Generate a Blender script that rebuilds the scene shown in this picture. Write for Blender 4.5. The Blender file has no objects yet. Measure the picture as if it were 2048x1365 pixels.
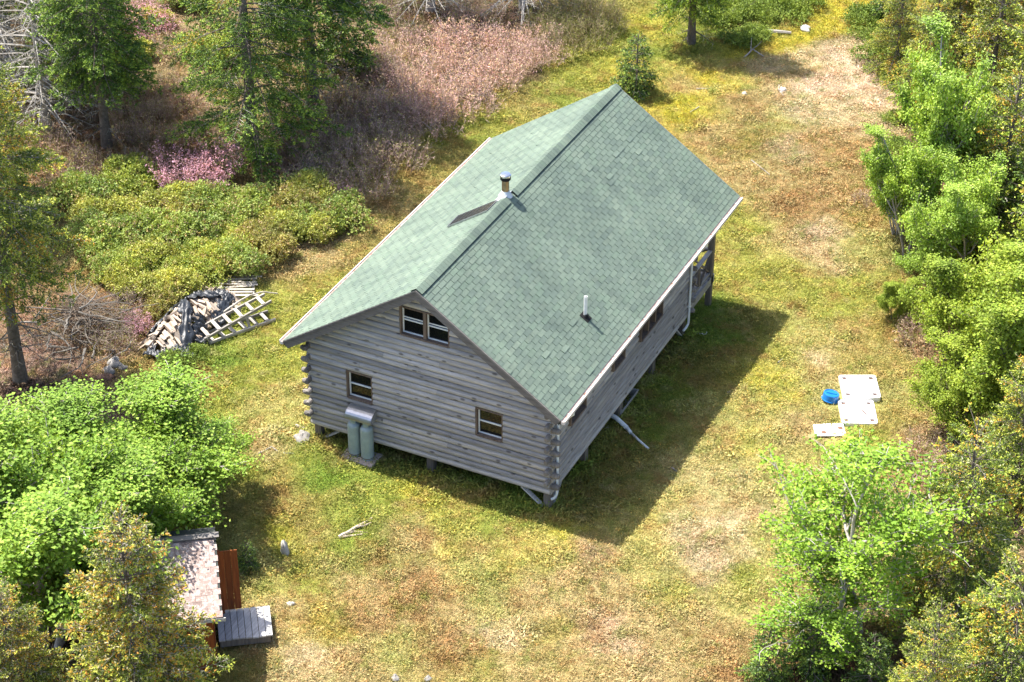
import bpy, math, random
import numpy as np
from mathutils import Vector, Matrix, Euler

# ------------------------------------------------------------------ camera, world, sun, exposure
S = bpy.context.scene
COL = S.collection
cam = bpy.data.cameras.new('camera')
cam.sensor_width = 36.0
cam.lens = 75.77
cam.clip_start = 0.5
cam.clip_end = 2000
camo = bpy.data.objects.new('camera', cam)
COL.objects.link(camo)
CAMPOS = np.array((22.0105, -40.5307, 35.3695))
camo.matrix_world = Matrix(((0.899542, -0.246362, 0.360736, 22.010460), (0.436817, 0.499917, -0.747846, -40.530672), (0.003903, 0.830294, 0.557311, 35.369484), (0.000000, 0.000000, 0.000000, 1.000000)))
S.camera = camo

SUN = Vector((0.51, -0.05, -1.0)).normalized()
W = bpy.data.worlds.new('World'); S.world = W; W.use_nodes = True
wn = W.node_tree.nodes; wl = W.node_tree.links
bg = wn['Background']
sky = wn.new('ShaderNodeTexSky'); sky.sky_type = 'NISHITA'; sky.sun_disc = False; sky.air_density = 0.7; sky.dust_density = 2.0
sky.sun_elevation = math.asin(-SUN.z)
sky.sun_rotation = math.atan2(-SUN.x, -SUN.y)
wl.new(sky.outputs[0], bg.inputs[0]); bg.inputs[1].default_value = 0.15
sl = bpy.data.lights.new('sun', 'SUN'); sl.energy = 4.4; sl.angle = math.radians(0.5); sl.color = (1.0, 0.95, 0.87)
so = bpy.data.objects.new('sun', sl); COL.objects.link(so)
so.rotation_euler = SUN.to_track_quat('-Z', 'Y').to_euler(); so.location = (-20, 2, 40)
S.view_settings.view_transform = 'Standard'; S.view_settings.look = 'None'
S.view_settings.gamma = 1.0; S.view_settings.use_curve_mapping = False
S.view_settings.exposure = 1.4
S.cycles.max_bounces = 6; S.cycles.diffuse_bounces = 3; S.cycles.transmission_bounces = 3; S.cycles.transparent_max_bounces = 4

RND = random.Random(11)
R = np.random.default_rng(5)
pi = math.pi

# ------------------------------------------------------------------ helpers
def tag(o, label=None, cat=None, group=None, kind=None):
    if label: o['label'] = label
    if cat: o['category'] = cat
    if group: o['group'] = group
    if kind: o['kind'] = kind
    return o

def empty(name, loc=(0, 0, 0), label=None, cat=None, group=None, rz=0):
    o = bpy.data.objects.new(name, None); COL.objects.link(o)
    o.empty_display_size = 0.3
    o.location = loc; o.rotation_euler = (0, 0, rz)
    return tag(o, label, cat, group)

def link(name, me, parent=None, loc=None, rot=None):
    o = bpy.data.objects.new(name, me); COL.objects.link(o)
    if parent is not None: o.parent = parent
    if loc is not None: o.location = loc
    if rot is not None: o.rotation_euler = rot
    return o

def mesh(name, V, F, mat=None, smooth=False):
    me = bpy.data.meshes.new(name)
    me.from_pydata([tuple(map(float, v)) for v in V], [], [tuple(map(int, f)) for f in F])
    if mat: me.materials.append(mat)
    if smooth: me.polygons.foreach_set('use_smooth', [True] * len(me.polygons))
    me.update()
    return me

def fastmesh(name, V, Q, mat=None, col=None, smooth=False):
    """V (n,3), Q (m,k) with constant k."""
    V = np.asarray(V, np.float32); Q = np.asarray(Q, np.int32)
    m, k = Q.shape
    me = bpy.data.meshes.new(name)
    me.vertices.add(len(V)); me.vertices.foreach_set('co', V.ravel())
    me.loops.add(m * k); me.loops.foreach_set('vertex_index', Q.ravel())
    me.polygons.add(m); me.polygons.foreach_set('loop_start', np.arange(0, m * k, k, dtype=np.int32))
    try: me.polygons.foreach_set('loop_total', np.full(m, k, np.int32))
    except Exception: pass
    me.polygons.foreach_set('use_smooth', np.full(m, bool(smooth)))
    if mat: me.materials.append(mat)
    me.update(calc_edges=True)
    if col is not None:
        a = me.attributes.new('tint', 'FLOAT_COLOR', 'POINT')
        c4 = np.ones((len(V), 4), np.float32); c4[:, :3] = col
        a.data.foreach_set('color', c4.ravel())
    return me

class MB:
    """collects boxes, prisms, tubes; links them as ONE mesh"""
    def __init__(s): s.V = []; s.F = []
    def add(s, V, F):
        n = len(s.V); s.V += [tuple(v) for v in V]; s.F += [tuple(i + n for i in f) for f in F]; return s
    def box(s, a, b, M=None):
        x0, y0, z0 = a; x1, y1, z1 = b
        V = [Vector(v) for v in ((x0,y0,z0),(x1,y0,z0),(x1,y1,z0),(x0,y1,z0),(x0,y0,z1),(x1,y0,z1),(x1,y1,z1),(x0,y1,z1))]
        if M is not None: V = [M @ v for v in V]
        return s.add(V, ((3,2,1,0),(4,5,6,7),(0,1,5,4),(1,2,6,5),(2,3,7,6),(3,0,4,7)))
    def bar(s, p, q, w, h, up=(0, 0, 1)):
        p = Vector(p); q = Vector(q); d = q - p; L = d.length; d.normalize()
        u = Vector(up); side = d.cross(u)
        if side.length < 1e-4: side = d.cross(Vector((1, 0, 0)))
        side.normalize(); u = side.cross(d)
        M = Matrix((( d.x, side.x, u.x, p.x),(d.y, side.y, u.y, p.y),(d.z, side.z, u.z, p.z),(0,0,0,1)))
        return s.box((0, -w/2, -h/2), (L, w/2, h/2), M)
    def tube(s, P, rad, n=6, cap=True):
        V, F = tubes([(P, rad)], n)
        m = len(P)
        F = [tuple(f) for f in F]
        if cap: F += [tuple(range(n))[::-1], tuple((m-1)*n + i for i in range(n))]
        return s.add(V, F)
    def lathe(s, prof, c=(0, 0, 0), n=20, M=None):
        V = []; F = []
        for r, z in prof:
            for i in range(n):
                a = 2*pi*i/n; v = Vector((r*math.cos(a), r*math.sin(a), z))
                if M is not None: v = M @ v
                V.append((v.x+c[0], v.y+c[1], v.z+c[2]))
        for j in range(len(prof)-1):
            for i in range(n):
                F.append((j*n+i, j*n+(i+1) % n, (j+1)*n+(i+1) % n, (j+1)*n+i))
        F.append(tuple(range(n))[::-1]); F.append(tuple((len(prof)-1)*n+i for i in range(n)))
        return s.add(V, F)
    def prism(s, prof, axis_a, axis_b, ext0, ext1):
        """profile of (a,b) pairs extruded between two offset vectors"""
        n = len(prof); A = Vector(axis_a); B = Vector(axis_b)
        V = [A*p[0] + B*p[1] + Vector(ext0) for p in prof] + [A*p[0] + B*p[1] + Vector(ext1) for p in prof]
        F = [(i, (i+1) % n, n+(i+1) % n, n+i) for i in range(n)] + [tuple(range(n))[::-1], tuple(range(n, 2*n))]
        return s.add(V, F)
    def build(s, name, mat, parent=None, bevel=0, smooth=False, loc=None):
        me = mesh(name, s.V, s.F, mat, smooth)
        o = link(name, me, parent, loc)
        if bevel:
            b = o.modifiers.new('bevel', 'BEVEL'); b.width = bevel; b.segments = 1; b.limit_method = 'ANGLE'
        return o

def tubes(paths, n=5):
    VV = []; FF = []; base = 0
    ang = np.arange(n) * 2*pi/n; ca = np.cos(ang)[None, :, None]; sa = np.sin(ang)[None, :, None]
    ii = np.arange(n); jj = (ii + 1) % n
    for P, rad in paths:
        P = np.asarray(P, float); m = len(P)
        rad = np.broadcast_to(np.asarray(rad, float), (m,))
        T = np.gradient(P, axis=0); T /= np.linalg.norm(T, axis=1, keepdims=True) + 1e-9
        ref = np.array([0, 0, 1.0]) if abs(T[0, 2]) < .9 else np.array([1.0, 0, 0])
        U = np.cross(T, ref); U /= np.linalg.norm(U, axis=1, keepdims=True) + 1e-9
        Wv = np.cross(T, U)
        ring = P[:, None] + rad[:, None, None] * (U[:, None] * ca + Wv[:, None] * sa)
        VV.append(ring.reshape(-1, 3))
        for k in range(m - 1):
            a = base + k*n
            FF.append(np.stack([a+ii, a+jj, a+n+jj, a+n+ii], 1))
        base += m*n
    return np.concatenate(VV), np.concatenate(FF)

def unit(a): return a / (np.linalg.norm(a, axis=-1, keepdims=True) + 1e-9)

def leaves(C, D, N, L, Wd, fold=0.0):
    """diamond leaves: base C, direction D, normal N, length L, width Wd -> verts, quads"""
    D = unit(D); Sd = unit(np.cross(D, N)); N2 = np.cross(Sd, D)
    L = np.asarray(L)[:, None]; Wd = np.asarray(Wd)[:, None]
    a = C; b = C + D*L*.45 + Sd*Wd*.5 + N2*Wd*fold; c = C + D*L; d = C + D*L*.45 - Sd*Wd*.5 + N2*Wd*fold
    V = np.stack([a, b, c, d], 1).reshape(-1, 3)
    return V, np.arange(len(V)).reshape(-1, 4)

# ------------------------------------------------------------------ materials
def nodes(name):
    m = bpy.data.materials.new(name); m.use_nodes = True
    nt = m.node_tree; return m, nt, nt.nodes['Principled BSDF']
def N(nt, t, **kw):
    n = nt.nodes.new(t)
    for k, v in kw.items():
        if k in ('inp',):
            for i, val in v.items(): n.inputs[i].default_value = val
        else: setattr(n, k, v)
    return n
def ramp(nt, src, stops):
    r = nt.nodes.new('ShaderNodeValToRGB'); e = r.color_ramp.elements
    while len(e) < len(stops): e.new(0.5)
    for el, (p, c) in zip(e, stops):
        el.position = p; el.color = (*c, 1) if len(c) == 3 else c
    nt.links.new(src, r.inputs[0]); return r.outputs[0]
def mixc(nt, fac, a, b, mode='MIX'):
    m = nt.nodes.new('ShaderNodeMix'); m.data_type = 'RGBA'; m.blend_type = mode
    for sock, v in ((m.inputs[0], fac), (m.inputs[6], a), (m.inputs[7], b)):
        if hasattr(v, 'links'): nt.links.new(v, sock)
        elif isinstance(v, (int, float)): sock.default_value = v
        else: sock.default_value = (*v, 1)
    return m.outputs[2]
def noise(nt, vec, scale, detail=4, rough=.55):
    n = N(nt, 'ShaderNodeTexNoise', inp={'Scale': scale, 'Detail': detail, 'Roughness': rough})
    if vec is not None: nt.links.new(vec, n.inputs['Vector'])
    return n.outputs[0]
def coords(nt, kind='Object', scale=(1, 1, 1)):
    if kind == 'Position': src = N(nt, 'ShaderNodeNewGeometry').outputs['Position']
    else: src = N(nt, 'ShaderNodeTexCoord').outputs[kind]
    mp = N(nt, 'ShaderNodeMapping'); mp.inputs['Scale'].default_value = scale
    nt.links.new(src, mp.inputs[0]); return mp.outputs[0]
def bump(nt, b, src, strength, dist=.02):
    n = N(nt, 'ShaderNodeBump', inp={'Strength': strength, 'Distance': dist})
    nt.links.new(src, n.inputs['Height']); nt.links.new(n.outputs[0], b.inputs['Normal'])

def simple(name, col, rough=.6, metal=0, var=.15, scale=6, spec=.3, bmp=0.0):
    m, nt, b = nodes(name)
    v = coords(nt)
    f = noise(nt, v, scale)
    lo = tuple(c*(1-var) for c in col); hi = tuple(min(1, c*(1+var)) for c in col)
    nt.links.new(ramp(nt, f, [(.3, lo), (.7, hi)]), b.inputs['Base Color'])
    b.inputs['Roughness'].default_value = rough; b.inputs['Metallic'].default_value = metal
    b.inputs['Specular IOR Level'].default_value = spec
    if bmp: bump(nt, b, noise(nt, v, scale*4), bmp)
    return m

def wood(name, axis, dark, light, knots=.5, tan=None, rough=.8):
    """weathered timber; grain runs along axis 0/1/2 of the object"""
    m, nt, b = nodes(name)
    sc = [9, 9, 9]; sc[axis] = .7
    oi = N(nt, 'ShaderNodeObjectInfo')
    tc = N(nt, 'ShaderNodeTexCoord')
    off = N(nt, 'ShaderNodeVectorMath', operation='ADD')
    nt.links.new(tc.outputs['Object'], off.inputs[0])
    ml = N(nt, 'ShaderNodeVectorMath', operation='SCALE', inp={0: (37, 53, 71)}); nt.links.new(oi.outputs['Random'], ml.inputs['Scale'])
    nt.links.new(ml.outputs[0], off.inputs[1])
    mp = N(nt, 'ShaderNodeMapping'); mp.inputs['Scale'].default_value = sc; nt.links.new(off.outputs[0], mp.inputs[0])
    g = noise(nt, mp.outputs[0], 2.2, 6, .65)
    big = noise(nt, off.outputs[0], 1.1, 3)
    c = ramp(nt, g, [(.28, dark), (.62, light)])
    if tan is not None:
        c = mixc(nt, ramp(nt, big, [(.5, (0, 0, 0)), (.72, (.55, .55, .55))]), c, tan)
    rr = ramp(nt, oi.outputs['Random'], [(0, (.66, .66, .67)), (1, (1.25, 1.22, 1.17))])
    c = mixc(nt, 1.0, c, rr, 'MULTIPLY')
    if knots:
        mk = N(nt, 'ShaderNodeMapping'); k = [5.5, 5.5, 5.5]; k[axis] = 2.2; mk.inputs['Scale'].default_value = k
        nt.links.new(off.outputs[0], mk.inputs[0])
        vo = N(nt, 'ShaderNodeTexVoronoi', inp={'Scale': 1.0, 'Randomness': 1.0}); nt.links.new(mk.outputs[0], vo.inputs['Vector'])
        kf = ramp(nt, vo.outputs['Distance'], [(.115, (knots, knots, knots)), (.21, (0, 0, 0))])
        c = mixc(nt, kf, c, (.05, .042, .038))
    nt.links.new(c, b.inputs['Base Color'])
    b.inputs['Roughness'].default_value = rough; b.inputs['Specular IOR Level'].default_value = .25
    bump(nt, b, g, .5, .01)
    return m

LOGX = wood('weathered_log_x', 0, (.215, .205, .198), (.43, .415, .405), .72, (.41, .37, .32))
LOGY = wood('weathered_log_y', 1, (.215, .205, .198), (.43, .415, .405), .72, (.41, .37, .32))
LOGEND = wood('log_end_grain', 2, (.12, .108, .098), (.22, .205, .19), .3)
TRIM = wood('grey_trim_board', 0, (.10, .092, .088), (.19, .178, .17), 0)
TRIMZ = wood('brown_casing_board', 2, (.085, .062, .05), (.19, .145, .115), 0)
POST = wood('post_timber', 2, (.10, .085, .07), (.22, .19, .16), .3)
DECKW = wood('deck_plank_wood', 1, (.26, .255, .25), (.50, .495, .485), 0)
DRIFT = wood('bleached_wood', 0, (.22, .20, .17), (.46, .43, .38), 0)
FIREW = wood('split_firewood', 0, (.17, .135, .10), (.52, .44, .36), 0, (.36, .24, .15))
CEDAR = wood('orange_brown_board', 2, (.13, .035, .012), (.25, .075, .02), .2)
WHITE = simple('white_vinyl', (.74, .77, .76), .4, 0, .05, 3)
GUTTER = simple('weathered_white_gutter', (.60, .545, .515), .5, 0, .14, 4)
PLAST = simple('white_plastic', (.86, .85, .83), .45, 0, .04, 5, .35)
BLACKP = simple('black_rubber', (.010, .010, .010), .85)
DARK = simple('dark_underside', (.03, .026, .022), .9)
PVC = simple('pvc_pipe_white', (.72, .72, .69), .4, 0, .12, 8)
STEEL = simple('stainless_steel', (.62, .62, .62), .22, 1.0, .06, 8, .5)
STEELD = simple('smoke_stained_steel', (.34, .26, .17), .3, .9, .35, 9, .5)
ALU = simple('dull_aluminium', (.46, .47, .49), .38, .85, .12, 7, .5)
LEAD = simple('pale_flashing', (.55, .57, .58), .45, .3, .1, 8)
TANK = simple('grey_green_tank_paint', (.27, .335, .335), .42, 0, .14, 5, .4)
RUST = simple('rusty_brown', (.16, .075, .04), .8, .2, .35, 14)
CONC = simple('concrete', (.34, .29, .255), .9, 0, .2, 9, .2, .3)
STONE = simple('grey_granite', (.24, .225, .205), .9, 0, .28, 7, .2, .5)
WSTONE = simple('pale_stone', (.46, .44, .41), .9, 0, .15, 9, .2, .4)
BLUE = simple('blue_plastic', (.012, .17, .52), .35, 0, .12, 5, .45)
TARP = simple('black_tarp', (.022, .026, .032), .42, 0, .3, 9, .5, .3)
CABLE = simple('pale_cable', (.5, .5, .52), .5)
DIRT = simple('brown_dirt', (.17, .10, .07), .95, 0, .35, 20, .1, .4)

GLASS, nt, b = nodes('window_glass')
b.inputs['Base Color'].default_value = (.008, .009, .009, 1); b.inputs['Roughness'].default_value = .04
b.inputs['IOR'].default_value = 1.5
v = coords(nt, 'Object'); bump(nt, b, noise(nt, v, 1.5, 2), .02, .01)

SOLAR, nt, b = nodes('solar_cell')
b.inputs['Base Color'].default_value = (.02, .022, .026, 1); b.inputs['Roughness'].default_value = .25

def shingle_mat(name):
    m, nt, b = nodes(name)
    a = N(nt, 'ShaderNodeAttribute', attribute_name='tint', attribute_type='GEOMETRY')
    pos = coords(nt, 'Position')
    big = noise(nt, pos, .55, 4, .6)
    st = coords(nt, 'Position', (.5, 2.6, .5))
    streak = noise(nt, st, 1.1, 4, .6)
    fine = noise(nt, pos, 60, 3, .7)
    c = mixc(nt, 1.0, a.outputs['Color'], ramp(nt, big, [(.3, (.84, .85, .86)), (.7, (1.12, 1.1, 1.08))]), 'MULTIPLY')
    c = mixc(nt, 1.0, c, ramp(nt, streak, [(.32, (.84, .85, .87)), (.6, (1.05, 1.05, 1.05))]), 'MULTIPLY')
    c = mixc(nt, 1.0, c, ramp(nt, fine, [(.3, (.8, .8, .8)), (.7, (1.2, 1.2, 1.2))]), 'MULTIPLY')
    nt.links.new(c, b.inputs['Base Color'])
    b.inputs['Roughness'].default_value = .85; b.inputs['Specular IOR Level'].default_value = .25
    bump(nt, b, fine, .4, .004)
    return m
SHING = shingle_mat('asphalt_shingle')
UNDERL = simple('shingle_backing', (.05, .055, .05), .95)
GUARD, nt, b = nodes('gutter_guard')
v = coords(nt, 'Object', (3, 3, 3))
nt.links.new(ramp(nt, noise(nt, v, 4, 5), [(.35, (.26, .15, .115)), (.62, (.42, .34, .30))]), b.inputs['Base Color'])
b.inputs['Roughness'].default_value = .6

def foliage(name, trans=.35, rough=.55, nscale=1.2, spec=.25):
    m, nt, b = nodes(name)
    a = N(nt, 'ShaderNodeAttribute', attribute_name='tint', attribute_type='GEOMETRY')
    pos = coords(nt, 'Position')
    f = noise(nt, pos, nscale, 3)
    c = mixc(nt, 1.0, a.outputs['Color'], ramp(nt, f, [(.3, (.72, .78, .8)), (.7, (1.28, 1.2, 1.1))]), 'MULTIPLY')
    nt.links.new(c, b.inputs['Base Color'])
    b.inputs['Roughness'].default_value = rough; b.inputs['Specular IOR Level'].default_value = spec
    if trans > 0:
        t = N(nt, 'ShaderNodeBsdfTranslucent'); mx = N(nt, 'ShaderNodeMixShader'); mx.inputs[0].default_value = trans
        nt.links.new(mixc(nt, 1.0, c, (1.5, 1.35, .6), 'MULTIPLY'), t.inputs['Color'])
        out = nt.nodes['Material Output']
        nt.links.new(b.outputs[0], mx.inputs[1]); nt.links.new(t.outputs[0], mx.inputs[2]); nt.links.new(mx.outputs[0], out.inputs[0])
    return m
NEEDLE = foliage('spruce_needles', .12, .6, .9)
LEAF = foliage('broad_leaves', .28, .6, .8, .2)
BUSHLEAF = foliage('bush_leaves', .25, .55, .8)
TWIG = foliage('bare_twigs', 0, .85, 1.0, .1)
BARK = simple('grey_bark', (.16, .135, .11), .95, 0, .35, 9, .1, .6)
BIRCHB = simple('pale_bark', (.38, .35, .31), .9, 0, .35, 9, .15, .4)
BRUSHW_SHADE = simple('brush_wood_shade_toned', (.17, .155, .135), .9, 0, .3, 9, .1, .4)  # grey dead wood, colour darkened to paint in the spruce's shade
DEADW = simple('dead_grey_wood', (.36, .34, .31), .9, 0, .3, 9, .1, .4)

# ------------------------------------------------------------------ ground
def gh(x, y):
    x = np.asarray(x, float); y = np.asarray(y, float)
    sx = 1/(1+np.exp(-(x+6)*1.5)) * 1/(1+np.exp((x-8)*1.5))
    h = .27*np.exp(-((y+1.7)/1.5)**2)*sx
    h += .10*np.exp(-((x+3)/1.5)**2-((y+.3)/1.0)**2)
    h -= .10*np.exp(-((x-5)/3)**2-((y-11.5)/3)**2)
    h += .05*np.sin(x*.9+1)*np.sin(y*.8)*np.clip((np.hypot(x, y-5)-7)/4, 0, 1)
    h += .02*np.sin(x*2.3+y*1.1)*np.sin(y*2.0-x*.7)*np.clip((np.abs(x)-4.2)/2+np.clip((np.abs(y-5.5)-7)/2, 0, 1), 0, 1)
    return h
def gz(x, y): return float(gh(x, y))

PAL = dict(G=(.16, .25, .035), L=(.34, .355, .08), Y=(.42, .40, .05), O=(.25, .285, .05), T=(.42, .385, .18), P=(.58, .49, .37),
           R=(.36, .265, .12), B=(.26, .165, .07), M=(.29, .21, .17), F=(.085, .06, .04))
ZONES = [
 # far end and path
 ((-8.28, 27.62),'MO'),((-6.48, 26.83),'LG'),((-5.56, 28.00),'LY'),((-3.18, 30.14),'G'),((-1.32, 31.07),'GO'),((0.64, 33.52),'Y'),((0.26, 31.12),'Y'),((-0.44, 28.66),'Y'),((-1.50, 27.30),'Y'),((-1.03, 28.13),'Y'),((-0.32, 29.41),'Y'),((-1.97, 26.52),'YT'),((-2.02, 25.16),'Y'),((-2.01, 23.32),'Y'),((-2.18, 22.72),'Y'),((0.07, 30.55),'Y'),((0.61, 33.01),'Y'),((-0.49, 27.48),'TP'),
 ((-8.80, 22.25),'M'),((-12.12, 24.75),'MF'),((-10.33, 27.09),'FM'),((-14.42, 25.06),'F'),((-6.54, 23.81),'LO'),((-5.08, 24.54),'LY'),((-4.08, 26.39),'LG'),((-3.06, 28.29),'LG'),((-2.20, 24.64),'TR'),
 ((0.37, 28.59),'PT'),((1.98, 28.94),'P'),((1.82, 26.63),'P'),((3.30, 27.80),'P'),((2.08, 30.37),'PT'),((0.26, 26.74),'TB'),((1.08, 29.87),'TM'),
 ((-6.05, 21.45),'LG'),((-7.29, 19.16),'LO'),((-6.91, 20.38),'LR'),((-2.12, 22.34),'Y'),((-1.90, 24.14),'YT'),((-3.19, 22.86),'LO'),((0.18, 23.89),'TB'),((1.88, 24.32),'PT'),((3.57, 24.74),'TP'),((1.45, 23.48),'TO'),
 ((-7.56, 17.01),'LG'),((-7.67, 15.02),'RO'),((-7.70, 16.16),'LR'),((-2.16, 21.29),'YR'),((-0.34, 21.38),'RT'),((1.15, 21.32),'BO'),((2.50, 21.59),'TM'),((3.56, 22.12),'R'),((4.85, 21.98),'R'),
 ((-8.22, 12.89),'RT'),((-7.94, 13.77),'RO'),((-8.34, 11.76),'TR'),((-7.02, 11.35),'RO'),((1.77, 19.69),'TR'),((3.01, 19.18),'TR'),((3.94, 18.54),'RB'),((5.26, 19.19),'R'),((6.25, 18.25),'RO'),
 ((-8.69, 9.15),'PR'),((-8.29, 10.03),'TR'),((-7.41, 9.45),'OR'),((3.01, 15.95),'OL'),((4.11, 16.16),'TR'),((5.26, 16.72),'PTM'),((5.84, 15.99),'PTR'),((6.69, 16.41),'OT'),
 ((-8.50, 7.59),'RT'),((-7.36, 6.87),'OL'),((-8.17, 5.84),'OL'),((3.72, 13.62),'L'),((5.04, 13.62),'L'),((6.06, 13.48),'LO'),((7.06, 14.30),'LO'),((6.97, 12.69),'LO'),
 ((-7.04, 3.97),'OL'),((-8.66, 4.07),'GL'),((-8.06, 2.30),'G'),((6.88, 12.03),'TL'),((6.71, 10.75),'TL'),((8.13, 12.04),'LR'),((8.93, 12.44),'OR'),
 ((-7.00, 1.69),'O'),((-6.24, 2.63),'OL'),((-5.09, 1.54),'TL'),((-8.03, 1.19),'OB'),((-9.08, 1.23),'OB'),((-6.72, -0.08),'O'),((-5.72, 0.15),'LT'),((-4.72, 0.12),'LT'),((-5.84, -1.46),'OB'),
 ((-4.37, -1.00),'T'),((-3.17, -0.90),'LG'),((-3.55, -1.84),'OR'),((-4.63, -2.12),'O'),((-2.24, -1.43),'G'),((-2.08, -0.62),'LG'),((-3.48, -3.48),'OR'),((-2.30, -2.90),'RO'),((-0.72, -1.41),'LG'),((-0.75, -1.90),'GL'),((0.33, -1.13),'LY'),((1.23, -1.16),'L'),((2.69, -1.14),'LG'),
 ((-1.54, -3.68),'OR'),((-2.24, -4.02),'YO'),((-0.51, -3.40),'GO'),((0.34, -3.88),'GR'),((0.78, -2.54),'TR'),((1.99, -2.62),'TY'),((2.74, -2.70),'LT'),((3.80, -1.95),'TY'),((4.38, -0.77),'LY'),((5.29, -1.22),'MR'),
 ((-1.97, -5.45),'TL'),((-0.86, -5.34),'LO'),((0.17, -4.61),'TR'),((1.26, -4.51),'TR'),((2.03, -4.35),'RB'),((1.50, -5.45),'RB'),((2.97, -4.52),'TR'),((3.60, -3.57),'TO'),((5.03, -3.08),'TR'),((6.00, -2.18),'TR'),
 ((-0.63, -6.70),'TR'),((0.44, -6.59),'RY'),((0.46, -7.58),'TP'),((1.64, -7.21),'RT'),((2.46, -6.20),'TO'),((3.56, -5.67),'RB'),((4.57, -4.97),'TP'),((4.53, -5.98),'RO'),((5.74, -4.59),'RO'),((6.91, -3.62),'PR'),((7.64, -2.85),'TR'),((6.98, -4.98),'TR'),((5.76, -5.77),'RT'),
 ((6.67, -0.54),'TL'),((5.88, 0.66),'TY'),((6.90, 0.93),'TP'),((7.67, 0.40),'TPM'),((8.03, -1.18),'TM'),((7.95, 1.44),'TP'),((7.84, -1.71),'OL'),((8.84, -0.14),'O'),((9.04, -2.37),'RT'),((9.14, -1.28),'LT'),((10.37, -3.12),'RB'),
 ((5.90, 2.32),'TL'),((6.49, 3.35),'T'),((5.83, 4.28),'TL'),((7.50, 3.35),'T'),((8.38, 4.04),'TO'),((8.04, 5.37),'TL'),((7.14, 5.44),'TY'),((6.35, 5.57),'TL'),((6.89, 6.89),'TL'),((6.63, 8.41),'LY'),((7.10, 9.21),'TL'),((7.58, 10.01),'TP'),((8.37, 10.40),'LR'),((8.25, 8.10),'TO'),
 ((6.36, 9.99),'L'),((8.22, 6.49),'TR'),((9.88, 9.45),'OT'),((10.52, 7.88),'OR'),((10.11, 6.90),'LO'),((9.96, 10.61),'OR'),((11.74, 7.18),'RM'),
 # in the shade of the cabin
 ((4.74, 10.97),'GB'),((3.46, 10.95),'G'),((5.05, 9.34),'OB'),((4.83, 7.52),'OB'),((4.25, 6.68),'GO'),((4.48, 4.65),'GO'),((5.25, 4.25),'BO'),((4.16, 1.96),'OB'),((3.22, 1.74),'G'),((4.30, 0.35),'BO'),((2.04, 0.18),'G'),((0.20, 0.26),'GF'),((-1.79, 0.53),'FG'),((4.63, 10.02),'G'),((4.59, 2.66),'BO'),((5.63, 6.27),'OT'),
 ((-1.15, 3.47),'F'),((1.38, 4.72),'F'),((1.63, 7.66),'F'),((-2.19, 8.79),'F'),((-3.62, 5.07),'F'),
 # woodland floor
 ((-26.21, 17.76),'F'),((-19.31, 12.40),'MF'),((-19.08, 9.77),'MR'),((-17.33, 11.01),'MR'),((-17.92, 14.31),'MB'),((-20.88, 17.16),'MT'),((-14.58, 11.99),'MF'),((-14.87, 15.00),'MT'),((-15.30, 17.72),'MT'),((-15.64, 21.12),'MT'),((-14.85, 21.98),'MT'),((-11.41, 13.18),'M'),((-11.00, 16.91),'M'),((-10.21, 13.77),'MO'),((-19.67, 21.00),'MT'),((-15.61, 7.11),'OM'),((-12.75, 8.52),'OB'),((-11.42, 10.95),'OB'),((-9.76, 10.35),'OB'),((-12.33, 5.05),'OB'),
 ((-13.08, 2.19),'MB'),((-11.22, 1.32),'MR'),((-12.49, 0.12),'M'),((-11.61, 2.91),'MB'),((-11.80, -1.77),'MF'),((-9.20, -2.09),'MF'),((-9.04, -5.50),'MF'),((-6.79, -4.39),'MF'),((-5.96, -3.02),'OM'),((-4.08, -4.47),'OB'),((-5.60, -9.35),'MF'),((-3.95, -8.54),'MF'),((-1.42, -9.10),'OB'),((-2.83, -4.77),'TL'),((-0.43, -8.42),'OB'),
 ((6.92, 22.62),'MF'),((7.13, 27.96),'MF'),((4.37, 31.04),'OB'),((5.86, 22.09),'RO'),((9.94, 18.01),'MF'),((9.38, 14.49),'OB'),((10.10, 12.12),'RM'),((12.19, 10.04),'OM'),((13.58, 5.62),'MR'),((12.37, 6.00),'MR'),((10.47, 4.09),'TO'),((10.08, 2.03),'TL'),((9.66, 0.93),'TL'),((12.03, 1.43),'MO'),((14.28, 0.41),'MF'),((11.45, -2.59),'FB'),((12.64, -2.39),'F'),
]
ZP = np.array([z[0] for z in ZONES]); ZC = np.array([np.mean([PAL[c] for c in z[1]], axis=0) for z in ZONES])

def warp(x, y, s, ph):
    return (np.sin(x*s+ph)*np.cos(y*s*1.13+ph*2.1) + .6*np.sin(x*s*2.1-y*s*1.7+ph*1.7) + .4*np.cos(x*s*3.7+y*s*4.1+ph))*.5
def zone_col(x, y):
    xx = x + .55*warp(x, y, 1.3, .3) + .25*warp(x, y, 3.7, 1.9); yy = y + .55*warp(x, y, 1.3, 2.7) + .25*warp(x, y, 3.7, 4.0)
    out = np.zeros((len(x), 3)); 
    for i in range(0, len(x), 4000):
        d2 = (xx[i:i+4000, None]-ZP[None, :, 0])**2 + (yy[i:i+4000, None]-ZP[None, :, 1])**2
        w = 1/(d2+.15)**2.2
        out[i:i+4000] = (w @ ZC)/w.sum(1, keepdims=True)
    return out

gx = np.concatenate([[-320, -160, -80, -50], np.arange(-34, 22.01, .22), [35, 80, 200]])
gy = np.concatenate([[-250, -120, -50, -25], np.arange(-16, 44.01, .22), [60, 120, 320]])
GX, GY = np.meshgrid(gx, gy); nx, ny = len(gx), len(gy)
X = GX.ravel(); Y = GY.ravel(); Z = gh(X, Y)
idx = np.arange(nx*ny).reshape(ny, nx)
Q = np.stack([idx[:-1, :-1], idx[:-1, 1:], idx[1:, 1:], idx[1:, :-1]], -1).reshape(-1, 4)

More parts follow.
